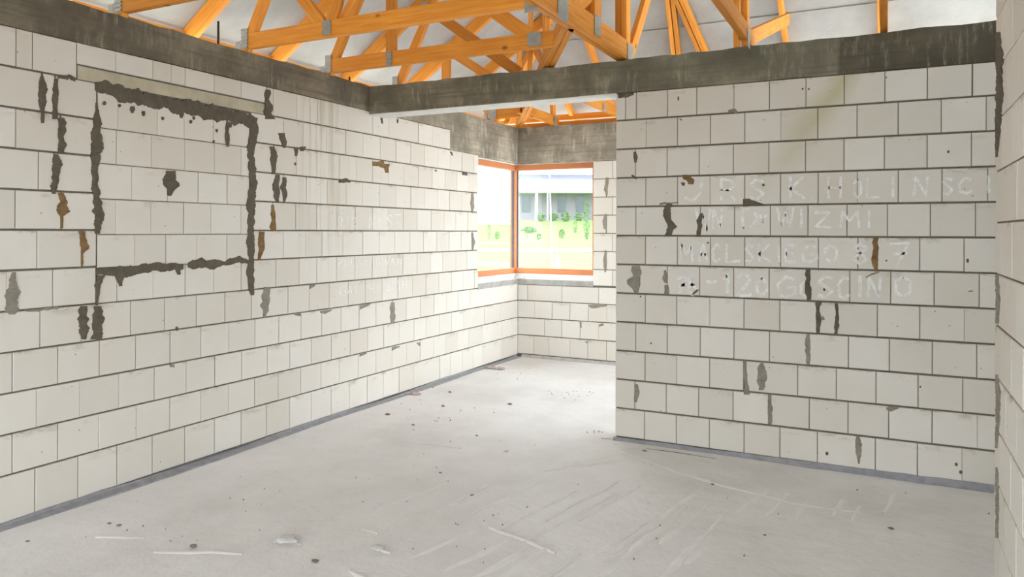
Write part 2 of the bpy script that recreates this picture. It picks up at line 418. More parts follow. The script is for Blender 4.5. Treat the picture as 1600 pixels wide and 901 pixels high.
full = {
 8: [20.3, 91.3, 156.2, 213, 267, 314.3, F_(358.3), 399.2, 436.6, 471, 503.3, 533.5, 561.5, 587.8, (613.8, .01), 635.4, 657.5, 678.5, 698.3, 716.5, 734.5, 766.3],
 9: [F_(58), F_(125.7), F_(186.3), 242.3, F_(291.5), 336.9, 378.4, 418.4, 453.6, 487, 518.5, 547.9, 574.9, 600.4, F_(624.4), 647.5, 666.5, 687.3, F_(706), 724.5, 757.5, F_(783)],
 10: [20.4, 91.4, F_(155.3), F_(214), 266.5, F_(314.3), F_(357.5), 398.8, F_(435.6), 470.3, 502.3, F_(531), 560.5, F_(588), F_(613), F_(636), 657, F_(678), F_(697), F_(715), 733.3, F_(754), F_(784)],
 11: [56.2, 123.3, 184.3, 239.5, 290.3, 336.5, 378.2, 417.6, 453.5, 487.4, 518.5, F_(547), 574.7, 600, 624.5, 646.5, 688, 704.3, 723, 740.5, F_(755), F_(783.4)]}
for k, js in full.items():
    WL.row(YN, YB, js, (L(k + 1) if k < 11 else -7.15), L(k), gapz=.009)
# the bricked-up opening: its own courses
pan = [(3.93, 2.79, [F_(184), F_(246), F_(288), F_(334), (354.9, .01)]), (2.79, 1.82, [182, F_(237), F_(289), F_(335.5), F_(376.8)]),
       (1.82, .85, [F_(206), 262, 310, 355.5]), (.85, -.125, [F_(181.5), F_(236), 287.5, F_(330), F_(377)]),
       (-.125, -1.04, [F_(211), 260, F_(308), 355]), (-1.04, -2.0, [184, F_(240), 290.3, F_(335), 377.8])]
for a, b, js in pan: WL.row(aP + .012, bP - .02, js, b, a, gapz=.005, rec=.002)
# the wall runs on towards and past the viewer
ext = MB(); n_ = 0
for k in range(12):
    r1 = 4.98 if k == 0 else L(k); r0 = L(k + 1) if k < 11 else -7.15
    u = YN - .003
    first = True
    while u > -1.4:
        wd = .25 if not (first and k % 2) else .125
        first = False
        a = WL.pt(u - wd + .004, rz(r0) + .0045); b = WL.pt(u, rz(r1) - .0045, -.24)
        ext.box([min(a[i], b[i]) for i in range(3)], [max(a[i], b[i]) for i in range(3)]); u -= wd
tag(ext.build('block_courses', M['block_left'], WL.root), kind='stuff')

# ---- back wall
WB = Wall('wall_back', 'X', YB, -1, 'block')
XB1 = -1.0
WB.rect(XL - .22, XW1, 0.02, rz(-3.07)); WB.rect(XW1, XB1, .02, rz(3.9)); WB.finish()
WB.row(XL, XB1, [824.3, 878.4, 935.6, 985, 1030], -4, -3.07)
WB.row(XL, XB1, [F_(836), 863, 890.8, 919.6, F_(948.5), 975, 1003, 1033], -5, -4)
WB.row(XL, XB1, [851.2, 878.2, 906.8, F_(935.6), 963, 990, 1018], -6, -5)
WB.row(XL, XB1, [834.4, F_(858.3), F_(890.8), 918.7, 948, 976, 1004], -7.1, -6)
for i in range(7):
    WB.row(XW1, XB1, ([957, 990, 1020] if i % 2 == 0 else [(947, .012), 975, 1005]), 2.9 - i if i < 6 else -3.0, 3.9 - i if i < 6 else -2.1 + 0, gapz=.008)

# ---- partition
WP = Wall('wall_partition', 'X', YP, -1, 'block_part')
XP1 = 1.9
WP.rect(XP0, XP1, .02, rz(4.82)); WP.finish()
prow = [
 [976.8, 993.4, 1042.4, 1088, (1146.1, .003), 1201.5, 1258.5, 1318.4, 1382, 1448.4, (1518.6, .009)],
 [F_(1009.2), 1058, 1109.6, 1163.2, F_(1219.4), 1277.3, 1338.6, 1402.7, 1470.1, 1540.6],
 [992.4, 1041.7, 1092, 1145.4, 1200.8, 1258.2, 1318.4, 1381.5, 1448.4, 1517.6],
 [1008.7, 1058.3, F_(1109.3), 1163.5, 1219.4, 1278, F_(1339.4), 1403.2, 1471.7, 1543.2],
 [993.4, (1044.5, .012), 1094.3, 1147.7, 1203.6, 1262.3, 1323.3, 1386.6, 1453.5, 1524.3],
 [1008.5, 1058.3, 1110.1, 1163.7, 1219.7, 1278.9, 1340.7, (1368.7, .012), 1437.2, 1506.6],
 [F_(993), 1042.7, 1093.5, 1146.6, 1202, (1263, .018), 1328.1, 1392.2, 1459.9, 1530.6],
 [1008.5, 1057.8, F_(1109.3), 1162.7, 1218.9, (1278, .016), (1307.5, .009), 1371.3, 1437.7, F_(1507.4)],
 [993.9, 1043, 1094.5, 1147.4, 1202.8, (1262.5, .013), 1326.3, 1390.2, 1457.3, 1527],
 [1008.5, F_(1058), 1109.3, (1163.2, .012), 1247.2, 1307.5, 1369.6, 1435.4, 1505.3],
 [992.6, 1041.7, 1092.5, 1146.1, (1203.5, .02), 1265.3, 1326, 1389.6, 1457.3, F_(1528.4)],
 [1008, 1057.5, 1109.3, 1163.5, 1219.7, 1278.3, 1368.8, 1434.6, F_(1504.5)]]
for k, js in enumerate(prow):
    r1 = 4.82 if k == 0 else 4.865 - k; r0 = 4.865 - k - 1 if k < 11 else -7.14
    last = max(q[0] if isinstance(q, tuple) else q for q in js)
    ul = WP.U(last) + .288
    WP.row(XP0, min(XP1, ul + .86), js + [], r0, r1, gapz=.0115)

# ---- right wall (end of a cross wall close to the viewer)
WR = Wall('wall_right', 'Y', XR, -1, 'block')
WR.rect(-1.5, YR1, .02, rz(5.2)); WR.finish()
for k in range(13):
    r1 = 5.2 - k; r0 = max(4.2 - k, -7.15)
    u = YR1; first = True; tog = k % 2
    while u > -1.45:
        wd = (.20 if tog else .33) if first else .27
        a = u - wd
        WR.block(max(a, -1.5) + .002, u - (0 if first else .002), rz(r0) + .0035, rz(r1) - .0035)
        u = a; first = False

# ---- unseen walls added to shape the daylight: behind the viewer, and closing the passage
def plain_wall(name, axis, face, u0, u1, holes, top=rz(6.0)):
    t = MB(); c = MB(); k = 0; z = 0
    def put(mb, a0, a1, z0, z1, e=0):
        if axis == 'X': mb.box((a0, face + e, z0), (a1, face + .24 - e, z1))
        else: mb.box((face + e, a0, z0), (face + .24 - e, a1, z1))
    while z < top - .01:
        z1 = min(z + P, top); cuts = [(u0, u1)]
        for h0_, h1_, hz in holes:
            if z < hz - .05: cuts = [q for a_, b_ in cuts for q in ((a_, min(b_, h0_)), (max(a_, h1_), b_)) if q[1] - q[0] > .02]
        for a_, b_ in cuts:
            put(c, a_ + .004, b_ - .004, z, z1, .007)
            x = a_; w_ = .25 if k % 2 else .125
            while x < b_ - .01:
                e_ = min(x + w_, b_); put(t, x + .0025, e_ - .0025, z + .0045, z1 - .0045); x = e_; w_ = .25
        z = z1; k += 1
    o = c.build(name, M['mortar'], None, origin=(u0, face, 0) if axis == 'X' else (face, u0, 0)); tag(o, kind='structure')
    tag(t.build('block_courses', M['block'], o), kind='stuff')
plain_wall('wall_front', 'X', -1.76, XL - .24, 2.84, [(-3.6, .1, 2.2)])  # added out of view; low opening keeps the wall tops darker
plain_wall('wall_passage', 'Y', 2.6, -1.5, YP + .24, [])  # added out of view to stop light from the right

# ---- damp-proof strip under the walls
def strip(name, wall, us, top, out, m):
    t = MB(); k0 = 0
    for i, u in enumerate(us):
        hh = top(u) + random.uniform(-.003, .003); oo = out(u) + random.uniform(-.004, .004)
        for off, z in ((-.004, hh), (.010, hh), (.014, .016), (oo, .004), (oo, -.006), (-.004, -.006)):
            t.v.append(wall.pt(u, z, off))
    for i in range(len(us) - 1):
        for j in range(6):
            a, b = i * 6 + j, i * 6 + (j + 1) % 6
            t.f.append((a, b, b + 6, a + 6) if wall.axis == 'X' else (a, a + 6, b + 6, b))
    t.f.append(tuple(range(6))); t.f.append(tuple(range((len(us) - 1) * 6, len(us) * 6))[::-1])
    return t.build(name, m, None, origin=wall.pt(us[0], 0))
def fr(a, b, n): return [a + (b - a) * i / n for i in range(n + 1)]
def strip_child(w_, *a):
    o = strip('damp_proof_strip', w_, *a); return rel(o, w_.root)
strip_child(WL, fr(-1.4, YB - .06, 90), lambda u: .022 + .01 * math.sin(u * 3), lambda u: .055 + .012 * math.sin(u * 2.3), M['strip'])
strip_child(WP, fr(XP0 - .01, XP1, 40), lambda u: .022 + .016 * (u - XP0) / 2.4, lambda u: .022, M['strip'])
strip_child(WB, fr(XL + .06, XB1, 30), lambda u: .03, lambda u: .03, M['smear'])

# ---- smears and patches of mortar
def blob(wall, pts, m, name='mortar_patch', thick=.004, label=None):
    """ragged patch along a measured centre line (px, py, half width px)"""
    P3 = []
    for (x, y, hw) in pts:
        u, z = wall.px(x, y); 
        d = abs(ray(x, y).x * 0 + (wall.pt(u, z) - Vector((0, 0, 0))).x * -ST + wall.pt(u, z).y * CT)
        P3.append((u, z, hw, d))
    horiz = abs(pts[-1][0] - pts[0][0]) > abs(pts[-1][1] - pts[0][1])
    left, right = [], []
    fine = []
    for (a, b) in zip(pts, pts[1:]):
        n = max(2, int(math.hypot(b[0] - a[0], b[1] - a[1]) / 2.2))
        for i in range(n): 
            f = i / n; fine.append([a[j] + (b[j] - a[j]) * f for j in range(3)])
    fine.append(list(pts[-1]))
    def lf(n):
        k = [random.uniform(.62, 1.35) for _ in range(n // 3 + 3)]
        return [k[i // 3] + (k[i // 3 + 1] - k[i // 3]) * (i % 3) / 3 + random.uniform(-.12, .12) for i in range(n)]
    ra, rb = lf(len(fine)), lf(len(fine))
    for (x, y, hw), fa, fb in zip(fine, ra, rb):
        ha = hw * fa; hb = hw * fb
        if horiz: A = wall.px(x, y - ha); B = wall.px(x, y + hb)
        else: A = wall.px(x - ha, y); B = wall.px(x + hb, y)
        left.append(A); right.append(B)
    t = MB(); n = len(fine)
    for (a, b) in zip(left, right):
        mu, mz = (a[0] + b[0]) / 2, (a[1] + b[1]) / 2
        t.v += [wall.pt(a[0], a[1], -.009), wall.pt(a[0] * .93 + mu * .07, a[1] * .93 + mz * .07, thick * random.uniform(.7, 1.2)),
                wall.pt(mu, mz, thick * random.uniform(1.0, 2.0)),
                wall.pt(b[0] * .93 + mu * .07, b[1] * .93 + mz * .07, thick * random.uniform(.7, 1.2)), wall.pt(b[0], b[1], -.009)]
    for i in range(n - 1):
        for j in range(4):
            q = (i * 5 + j, i * 5 + j + 1, (i + 1) * 5 + j + 1, (i + 1) * 5 + j)
            t.f.append(q)
    t.f.append(tuple(range(5))); t.f.append(tuple(range((n - 1) * 5, n * 5))[::-1])
    t.f.append(tuple([i * 5 for i in range(n)] + [i * 5 + 4 for i in reversed(range(n))]))
    u, z = wall.px(*pts[0][:2])
    o = t.build(name, m, wall.root, origin=wall.pt(u, z))
    return o
pd, pg, pb = M['patch'], M['patch_grey'], M['patch_brown']
left_p = [
 (pd, [(65.5,118,1.5),(66,130,6),(66,145,7),(67,160,7),(66,172,3),(66.5,192,2)]),
 (pd, [(87,123,3),(86,140,5),(86,155,5),(86,170,3),(85,186,4)]),
 (pd, [(96,184,5),(96,200,7),(95,213,4),(97,225,7),(95,240,5)]),
 (pd, [(87,241,3),(90,258,8),(88,275,6),(84,290,6),(84,303,3)]),
 (pb, [(96,301,5),(100,315,8),(97,330,11),(96,338,2),(97,356,2)]),
 (pb, [(127,361,4),(128,375,6),(133,384,8),(128,396,2),(128,416,1.5)]),
 (pd, [(148,136,6),(165,138,11),(185,145,12),(210,151,11),(240,158,11),(270,164,11),(300,170,12),(330,176,12),(360,182,11),(385,187,11),(399,190,8)]),
 (pd, [(150,160,1.5),(152,185,5),(150,205,8),(152,230,9),(149,250,7),(148,275,5),(149,300,6),(152,320,8),(154,335,8),(152,365,4)]),
 (pd, [(396,184,8),(395,215,6),(392,235,6),(394,255,6),(396,285,6),(392,310,6),(393,335,6),(391,360,5),(392,385,6),(393,410,5),(391,430,6),(394,455,4),(394,461,2)]),
 (pd, [(150,423,6),(170,424,7),(190,425,9),(215,422,8),(240,418,7),(255,417,6),(270,415,6),(286,416,4)]),
 (pd, [(294,414,4),(315,412,9),(335,412,8),(352,411,4),(360,408,6),(375,406,6),(390,410,4)]),
 (pd, [(156,430,6),(153,445,5),(152,458,3),(151,477,1.5)]),
 (pd, [(188,430,7),(188,447,3)]), (pd, [(278,418,5),(280,429,2)]),
 (pg, [(21,425,3),(19,438,8),(21,450,9),(20,465,13),(18,480,14),(19,491,4)]),
 (pd, [(132,478,5),(130,492,9),(130,510,9),(131,530,3)]), (pd, [(152,478,5),(153,492,9),(153,510,9),(149,530,8)]),
 (pd, [(266,267,8),(268,278,12),(267,290,11),(265,298,5),(265,306,2)]),
 (pd, [(356,190,3),(355,205,3),(355,218,3),(355,229,2)]),
 (pd, [(419,140,5),(416,155,4),(421,165,6),(418,176,6),(424,186,8)]),
 (pd, [(439,208,5),(442,218,5),(444,231,2)]), (pd, [(425,229,4),(428,245,6),(428,258,4),(427,272,3)]),
 (pd, [(433,273,3),(431,290,5),(432,305,5),(433,316,2)]), (pd, [(444,277,3),(443,292,5),(445,300,4),(444,316,2)]),
 (pb, [(426,320,2),(426,335,4),(427,345,3),(426,355,6),(427,361,4)]),
 (pb, [(408,362,4),(407,378,5),(408,390,5),(405,406,2)]),
 (pd, [(463,230,5),(463,244,1.5)]), (pd, [(474,229,4),(472,236,3)]),
 (pg, [(418,448,5),(415,462,6),(414,475,7),(415,485,6),(413,496,2)]),
 (pb, [(582,256,4),(592,256,5),(600,258,6)]), (pb, [(604,256,4),(605,270,3)]),
 (pd, [(529,283,2),(540,281,4),(547,284,2)]), (pg, [(613,472,3),(613,485,4),(614,495,4),(613,504,2)]),
 (pg, [(738,302,2),(738,318,3),(738,333,1.5)]), (pg, [(738,363,2),(739,378,3),(738,391,1.5)]),
 (pg, [(500,487,1.5),(508,488,3),(518,484,1)]), (pg, [(562,480,3),(572,477,2),(580,473,1)]),
 (pg, [(562,554,2.5),(572,551,2)]), (pg, [(612,545,3),(624,541,1)]), (pg, [(653,535,3),(656,540,1)]),
 (pg, [(484,448,3),(492,445,1)]), (pg, [(460,491,2),(470,491,2)]), (pd, [(596,184,1.5),(597,193,1)]), (pd, [(621,186,1),(621,192,1)]),
 (pd, [(722,271,3),(730,273,2)]), (pd, [(704,237,2),(707,243,1)]), (pd, [(680,265,2),(681,268,1)]),
 (pd, [(106,119,3),(117,124,4)]), (pd, [(90,119,3),(106,122,4)]),
 (pg, [(40,485,2),(60,484,2.5),(75,482,2),(90,480,2.5)]), (pg, [(265,571,2),(272,571,2.5)]),
]
for x, y, r in [(163,161,2.5),(187,165,2),(207,171,4),(224,177,3),(254,185,2),(283,178,4.5),(303,184,2),(298,190,2),(339,204,2),(334,221,1.6),(360,195,3),(276,513,2.5),(461,256,1.7)]:
    left_p.append((pd, [(x, y - r * 1.2, r * .7), (x, y, r), (x, y + r * 1.4, r * .4)]))
for m_, pts in left_p: blob(WL, pts, m_)
part_p = [
 (pd, [(1046,317,5),(1043,330,7),(1044,343,5),(1049,355,7),(1043,368,6)]), (pd, [(1096,333,3),(1092,344,5),(1094,355,4),(1091,370,3)]),
 (pb, [(1070,273,4),(1078,281,9),(1080,288,4)]), (pd, [(1067,285,3),(1068,290,2)]), (pd, [(1161,317,5),(1172,317,7),(1184,318,3),(1192,319,1)]),
 (pg, [(1138,174,2),(1148,173,4),(1152,175,2)]), (pg, [(994,415,5),(995,428,8),(990,440,9),(993,450,6),(994,458,3)]),
 (pg, [(1039,422,1),(1039,434,4),(1040,442,1.5)]), (pg, [(1041,445,3),(1042,452,5),(1041,460,4)]),
 (pb, [(1368,371,4),(1368,390,5),(1367,405,5),(1369,424,3)]), (pd, [(1263,421,4),(1262,440,4),(1264,458,6),(1264,468,4)]),
 (pd, [(1279,472,5),(1278,490,4),(1279,505,4),(1279,519,3)]), (pd, [(1307,474,2.5),(1308,490,2),(1308,505,4),(1306,521,4)]),
 (pg, [(1285,494,2),(1286,500,3)]), (pg, [(1263,521,2.5),(1262,545,5),(1263,569,3)]), (pg, [(1163,563,3),(1164,580,3),(1166,600,3),(1167,616,6)]),
 (pg, [(1190,567,4),(1189,580,7),(1190,595,7),(1189,609,4)]), (pg, [(1202,616,3),(1203,640,4),(1203,661,3)]),
 (pg, [(1340,680,2),(1341,695,6),(1342,710,4),(1342,724,1.5)]), (pg, [(995,600,2),(996,612,4),(993,628,2)]),
 (pd, [(992,237,2),(993,247,3),(993,254,2)]), (pd, [(987,274,2),(991,277,3),(995,279,1)]), (pg, [(1353,433,1),(1362,428,2),(1374,425,1)]),
 (pg, [(1385,638,3),(1394,639,3),(1405,637,1)]), (pd, [(1513,455,.8),(1520,454,.8)]), (pd, [(966,150,4),(980,148,4),(990,147,2)]),
 (pb, [(1082,461,1),(1086,456,3),(1090,452,2)]), (pg, [(1062,186,2),(1066,188,1)]), (pd, [(1060,151,1),(1060,157,1)]),
 (pg, [(1040,316,1),(1031,319,1.5),(1060,316,1)]), (pd, [(1381,97,3),(1382,110,1)])]
for m_, pts in part_p: blob(WP, pts, m_)
for x, y, r in [(1193,289,2),(1482,237,2),(1254,139,1.5),(1264,139,1.5),(1512,407,3),(1288,452,2),(1385,407,1.3),(1106,379,1.4),(1292,708,2.5),(1494,725,2.5),(1501,737,2.5),(1057,695,2),(1438,604,1.5),(1001,463,1.2),(1017,536,1.2),(1385,121,1)]:
    blob(WP, [(x, y - r, r * .6), (x, y, r), (x, y + r, r * .6)], pd)
for m_, pts in [(pd, [(1558,50,3),(1560,80,5),(1562,105,5),(1559,150,5),(1557,190,4),(1556,245,1.5)]), (pg, [(1556,428,2),(1555,470,3),(1556,505,2)]),
                (pg, [(1557,585,2),(1558,620,4),(1557,660,3),(1556,700,1.5)]), (pg, [(1555,730,1.5),(1556,780,3),(1556,840,2)])]:
    blob(WR, [(max(x, 1556.5 + h), y, h) for x, y, h in pts], m_)
for pts in [[(949,277,1.5),(948,285,3),(946,296,3),(948,304,2)], [(946,334,2),(945,345,4),(946,358,2)], [(946,391,1.5),(946,405,3),(946,418,2),(946,425,1)]]:
    blob(WB, pts, pg)
for pts in [[(920,477,1),(925,479,3),(937,478,2),(948,477,1)], [(907,503,2),(908,512,.8)], [(936,508,2),(943,507,2)], [(915,534,.8),(918,535,1.2)]]:
    blob(WB, pts, pg)

# ---- chalk writing
G = {'J': [[(.0,.9),(.3,.75),(.5,1)],[(.9,1),(.8,.3),(.4,0),(.0,.15)]], 'R': [[(.1,0),(.1,1),(.7,.95),(.85,.7),(.6,.5),(.1,.5)],[(.4,.5),(.9,0)]],
 'S': [[(.9,.9),(.4,1),(.1,.75),(.5,.5),(.9,.3),(.5,0),(.05,.1)]], '.': [[(.3,.02),(.5,.0)]], 'K': [[(.1,0),(.1,1)],[(.85,1),(.1,.45),(.9,0)]],
 'H': [[(.1,0),(.1,1)],[(.9,0),(.9,1)],[(.1,.5),(.9,.5)]], 'O': [[(.5,1),(.12,.75),(.12,.25),(.5,0),(.88,.25),(.88,.75),(.5,1)]],
 'L': [[(.15,1),(.1,0),(.95,.05)]], 'I': [[(.5,0),(.5,1)]], 'N': [[(.1,0),(.15,1),(.8,0),(.9,1)]], 'C': [[(.9,.85),(.5,1),(.1,.6),(.2,.1),(.6,0),(.95,.2)]],
 'W': [[(0,1),(.25,0),(.5,.8),(.75,0),(1,1)]], 'D': [[(.1,0),(.1,1),(.7,.85),(.9,.5),(.6,.1),(.1,0)]], 'Y': [[(.1,1),(.5,.5),(.9,1)],[(.5,.5),(.4,0)]],
 'Z': [[(.05,.95),(.9,1),(.1,.05),(.95,0)]], 'M': [[(.05,0),(.15,1),(.5,.4),(.85,1),(.95,0)]], 'A': [[(.0,0),(.5,1),(1,0)],[(.2,.4),(.8,.4)]],
 'E': [[(.9,1),(.1,1),(.1,0),(.9,0)],[(.1,.5),(.8,.5)]], 'G': [[(.9,.85),(.5,1),(.1,.6),(.2,.1),(.6,0),(.95,.2),(.95,.45),(.55,.45)]],
 '8': [[(.5,.52),(.15,.75),(.5,1),(.85,.75),(.5,.52),(.1,.25),(.5,0),(.9,.25),(.5,.52)]], '7': [[(.05,.95),(.9,1),(.35,0)],[(.2,.5),(.85,.55)]],
 '-': [[(.05,.5),(.95,.5)]], '1': [[(.2,.7),(.6,1),(.6,0)]], '2': [[(.1,.8),(.5,1),(.85,.7),(.1,0),(.95,.05)]], '0': [[(.5,1),(.12,.7),(.12,.3),(.5,0),(.88,.3),(.88,.7),(.5,1)]],
 'T': [[(0,1),(1,.97)],[(.5,1),(.5,0)]], 'P': [[(.1,0),(.1,1),(.7,.95),(.85,.7),(.6,.5),(.1,.5)]]}
def chalk_line(wall, letters, hw=2.3):
    t = MB()
    for ch, x, y0, wd, ht in letters:            # x left, y0 baseline, px
        for st in G[ch]:
            pts = []
            for a, b in zip(st, st[1:]):
                for i in range(5):
                    f = i / 5; pts.append((x + (a[0] + (b[0] - a[0]) * f) * wd, y0 - (a[1] + (b[1] - a[1]) * f) * ht))
            pts.append((x + st[-1][0] * wd, y0 - st[-1][1] * ht))
            k = len(t.v)
            for i, (qx, qy) in enumerate(pts):
                p, n = pts[max(i - 1, 0)], pts[min(i + 1, len(pts) - 1)]
                d = math.hypot(n[0] - p[0], n[1] - p[1]) or 1; ox, oy = -(n[1] - p[1]) / d * hw, (n[0] - p[0]) / d * hw
                for s in (1, -1):
                    u, z = wall.px(qx + ox * s * random.uniform(.7, 1.2), qy + oy * s * random.uniform(.7, 1.2)); t.v.append(wall.pt(u, z, .0018))
            for i in range(len(pts) - 1): t.f.append((k + 2*i, k + 2*i + 1, k + 2*i + 3, k + 2*i + 2))
    return t.build('chalk_writing', M['chalk'], wall.root)
chalk_line(WP, [('J',1070,314,30,36),('R',1124,313,28,33),('.',1155,312,8,20),('S',1170,311,26,30),('K',1232,310,28,34),('.',1266,310,8,20),('H',1292,310,24,34),('O',1333,309,14,30),('L',1352,309,24,32),('I',1390,308,10,32),('N',1426,306,26,32),('S',1472,304,18,26),('C',1496,302,24,24),('I',1541,302,8,28)])
chalk_line(WP, [('W',1088,360,22,34),('N',1112,358,18,32),('D',1158,357,28,32),('Y',1186,357,12,22),('W',1214,356,26,32),('I',1248,356,8,30),('Z',1272,355,28,24),('M',1312,356,32,26),('I',1354,356,8,28)])
chalk_line(WP, [('M',1062,410,22,28),('A',1092,409,14,28),('C',1112,409,14,28),('L',1132,409,26,28),('S',1164,409,14,26),('K',1184,409,22,28),('I',1214,409,6,26),('E',1226,409,18,26),('G',1250,409,28,26),('O',1286,409,24,26),('8',1330,412,28,32),('7',1388,415,36,36)])
chalk_line(WP, [('7',1058,459,14,26),('8',1072,460,20,30),('-',1103,442,18,4),('1',1126,458,18,30),('2',1150,462,26,36),('0',1180,463,20,30),('G',1212,464,32,32),('O',1250,464,18,24),('S',1276,464,28,32),('C',1308,466,20,34),('I',1340,464,8,34),('N',1354,464,24,32),('O',1396,464,30,32),('.',1434,468,12,20)], 2.8)
chalk_line(WL, [('R',528,358,8,20),('T',540,357,6,18),('R',549,357,8,18),('N',576,356,10,18),('I',590,356,5,18),('S',604,356,10,20),('T',616,355,10,20)], .7)
chalk_line(WL, [('P',528,417,7,12),('O',538,417,7,12),('L',548,416,6,12),('A',558,416,7,12),('C',568,416,6,10),('H',577,416,7,12),('O',587,415,7,12),('W',597,415,10,12),('A',610,415,7,12),('N',620,414,8,10)], .6)
chalk_line(WL, [('G',530,462,10,16),('A',543,460,7,14),('I',553,460,5,14),('H',576,458,8,16),('I',588,458,4,16),('S',602,454,8,14),('M',612,453,12,16),('H',628,452,8,16)], .6)

# ================================================================== CONCRETE BEAMS
def beam(name, a, b, m, label, seg=None):
    t = MB(); ax = 0 if abs(b[0] - a[0]) > abs(b[1] - a[1]) else 1
    n = 60; L0, L1 = a[ax], b[ax]
    for i in range(n + 1):
        q = L0 + (L1 - L0) * i / n; o_ = 1 - ax
        tz = b[2] + random.uniform(-.006, .007); bz = a[2] + random.uniform(-.002, .002)
        for (s, z) in ((a[o_], bz), (b[o_], bz), (b[o_], tz), (a[o_], tz)):
            p = [0, 0, z]; p[ax] = q; p[o_] = s; t.v.append(Vector(p))
    for i in range(n):
        for j in range(4):
            q = (i*4 + j, i*4 + (j+1) % 4, (i+1)*4 + (j+1) % 4, (i+1)*4 + j)
            t.f.append(q if ax == 1 else q[::-1])
    e = [(0, 1, 2, 3), tuple(n*4 + j for j in (3, 2, 1, 0))]
    t.f += e if ax == 0 else [x[::-1] for x in e]
    o = t.build(name, m, None, origin=((a[0]+b[0])/2, (a[1]+b[1])/2, a[2]))
    return tag(o, label, 'beam')
bL = beam('ring_beam', (XL - .24, -1.5, rz(4.985)), (XL, YP - .001, rz(6.0)), M['beam_left'], 'long dark concrete beam poured along the top of the left wall')
bL2 = bx('deep_section', (XL - .24, uE + .002, rz(3.955)), (XL - .004, YB + .24, rz(6.0)), M['beam_back'], bL)
bL3 = bx('middle_section', (XL - .24, YP + .241, rz(4.985)), (XL, uE, rz(6.0)), M['beam_back'], bL)
bC = beam('cross_beam', (XL - .24, YP + .001, rz(4.83)), (XP1, YP + .24, rz(5.96)), M['beam_cross'], 'grey concrete beam crossing the room above the opening and block partition')
bx('soffit', (XL + .001, YP + .003, rz(4.83) - .004), (XP0 - .002, YP + .238, rz(4.83) + .002), M['beam_soffit'], bC)  # thin pale sheet under the beam, light put into its colour
bB = beam('lintel_beam', (XL, YB + .002, rz(3.9)), (XB1, YB + .24, rz(6.0)), M['beam_back'], 'paler concrete beam over the corner window, on the back wall')
for o_, (x, y, hgt) in ((bL, (341, 68, .16)), (bL, (546, 126, .035))):
    p = onX(x, y, XL - .08); t = MB()
    t.tube([p - Vector((0, 0, .12)), p, p + Vector((0, 0, hgt))], .008, 8)
    ro = t.build('steel_rod', M['rod'], None, origin=p - Vector((0, 0, .1)))
    tag(ro, 'taller rusty steel rod standing up from the left beam' if hgt > .1 else 'short rusty rod stub on the left beam by the third truss', 'rod')

# ================================================================== CORNER WINDOW
wn = empty('window_1', (XL - .11, YB + .11, H)); tag(wn, kind='structure')
fx, fy = XL - .11, YB + .11            # centre lines of the frames
zb, zt = H - .541, rz(3.83) + .012
fw, fd = .072, .07
W = M['frame']
x1 = XW1 + .03; yl = YW0 - .03
# post
bx('corner_post', (fx - .045, fy - .045, zb), (fx + .045, fy + .045, zt), W, wn, .006)
# back frame
bx('frame_rail', (fx + .045, fy - fd/2, zb), (x1, fy + fd/2, zb + fw), W, wn, .005)
bx('frame_rail', (fx + .045, fy - fd/2, zt - fw), (x1, fy + fd/2, zt), W, wn, .005)
bx('frame_stile', (x1 - fw, fy - fd/2, zb + fw), (x1, fy + fd/2, zt - fw), W, wn, .005)
bx('frame_rail', (fx - fd/2, yl, zb), (fx + fd/2, fy - .045, zb + fw), W, wn, .005)
bx('frame_rail', (fx - fd/2, yl, zt - fw), (fx + fd/2, fy - .045, zt), W, wn, .005)
bx('frame_stile', (fx - fd/2, yl, zb + fw), (fx + fd/2, yl + fw, zt - fw), W, wn, .005)
# gaskets
bx('gasket', (fx + .045, fy - .012, zb + fw), (fx + .06, fy + .012, zt - fw), M['gasket'], wn)
bx('gasket', (fx - .012, fy - .06, zb + fw), (fx + .012, fy - .045, zt - fw), M['gasket'], wn)
tag(bx('pane', (fx + .06, fy - .004, zb + fw), (x1 - fw, fy + .004, zt - fw), M['glass'], wn), 'wide glass pane right of the corner post')
tag(bx('pane', (fx - .004, yl + fw, zb + fw), (fx + .004, fy - .06, zt - fw), M['glass'], wn), 'narrow glass pane left of the corner post')
# foam line above, base profile, concrete sill
bx('foam_strip', (fx - .05, fy - .05, zt), (x1, fy + .05, zt + .012), M['white'], wn)
bx('foam_strip', (fx - .05, yl, zt), (fx + .05, fy - .05, zt + .012), M['white'], wn)
bx('base_profile', (fx - .05, fy - .05, H - .605), (x1, fy + .05, zb), M['white'], wn)
bx('base_profile', (fx - .05, yl, H - .605), (fx + .05, fy - .05, zb), M['white'], wn)
sl = MB(); sl.box((XL - .24, YB - .003, rz(-3.06)), (XW1, YB + .24, H - .607)); sl.box((XL - .24, YW0, rz(-3.06)), (XL + .003, YB - .003, H - .607))
so = sl.build('window_sill', M['sill'], wn)
cp = MB(); cp.box((XL - .2, YB + .004, H - .607), (XW1, YB + .06, H - .600)); cp.box((XL - .06, YW0, H - .607), (XL - .006, YB + .004, H - .600))
cp.build('sill_capping', M['white'], wn)
bx('foam_lump', (XL - .03, YB + .0, H - .60), (XL + .04 + .04, YB + .05, H - .580), M['white'], wn, .008)

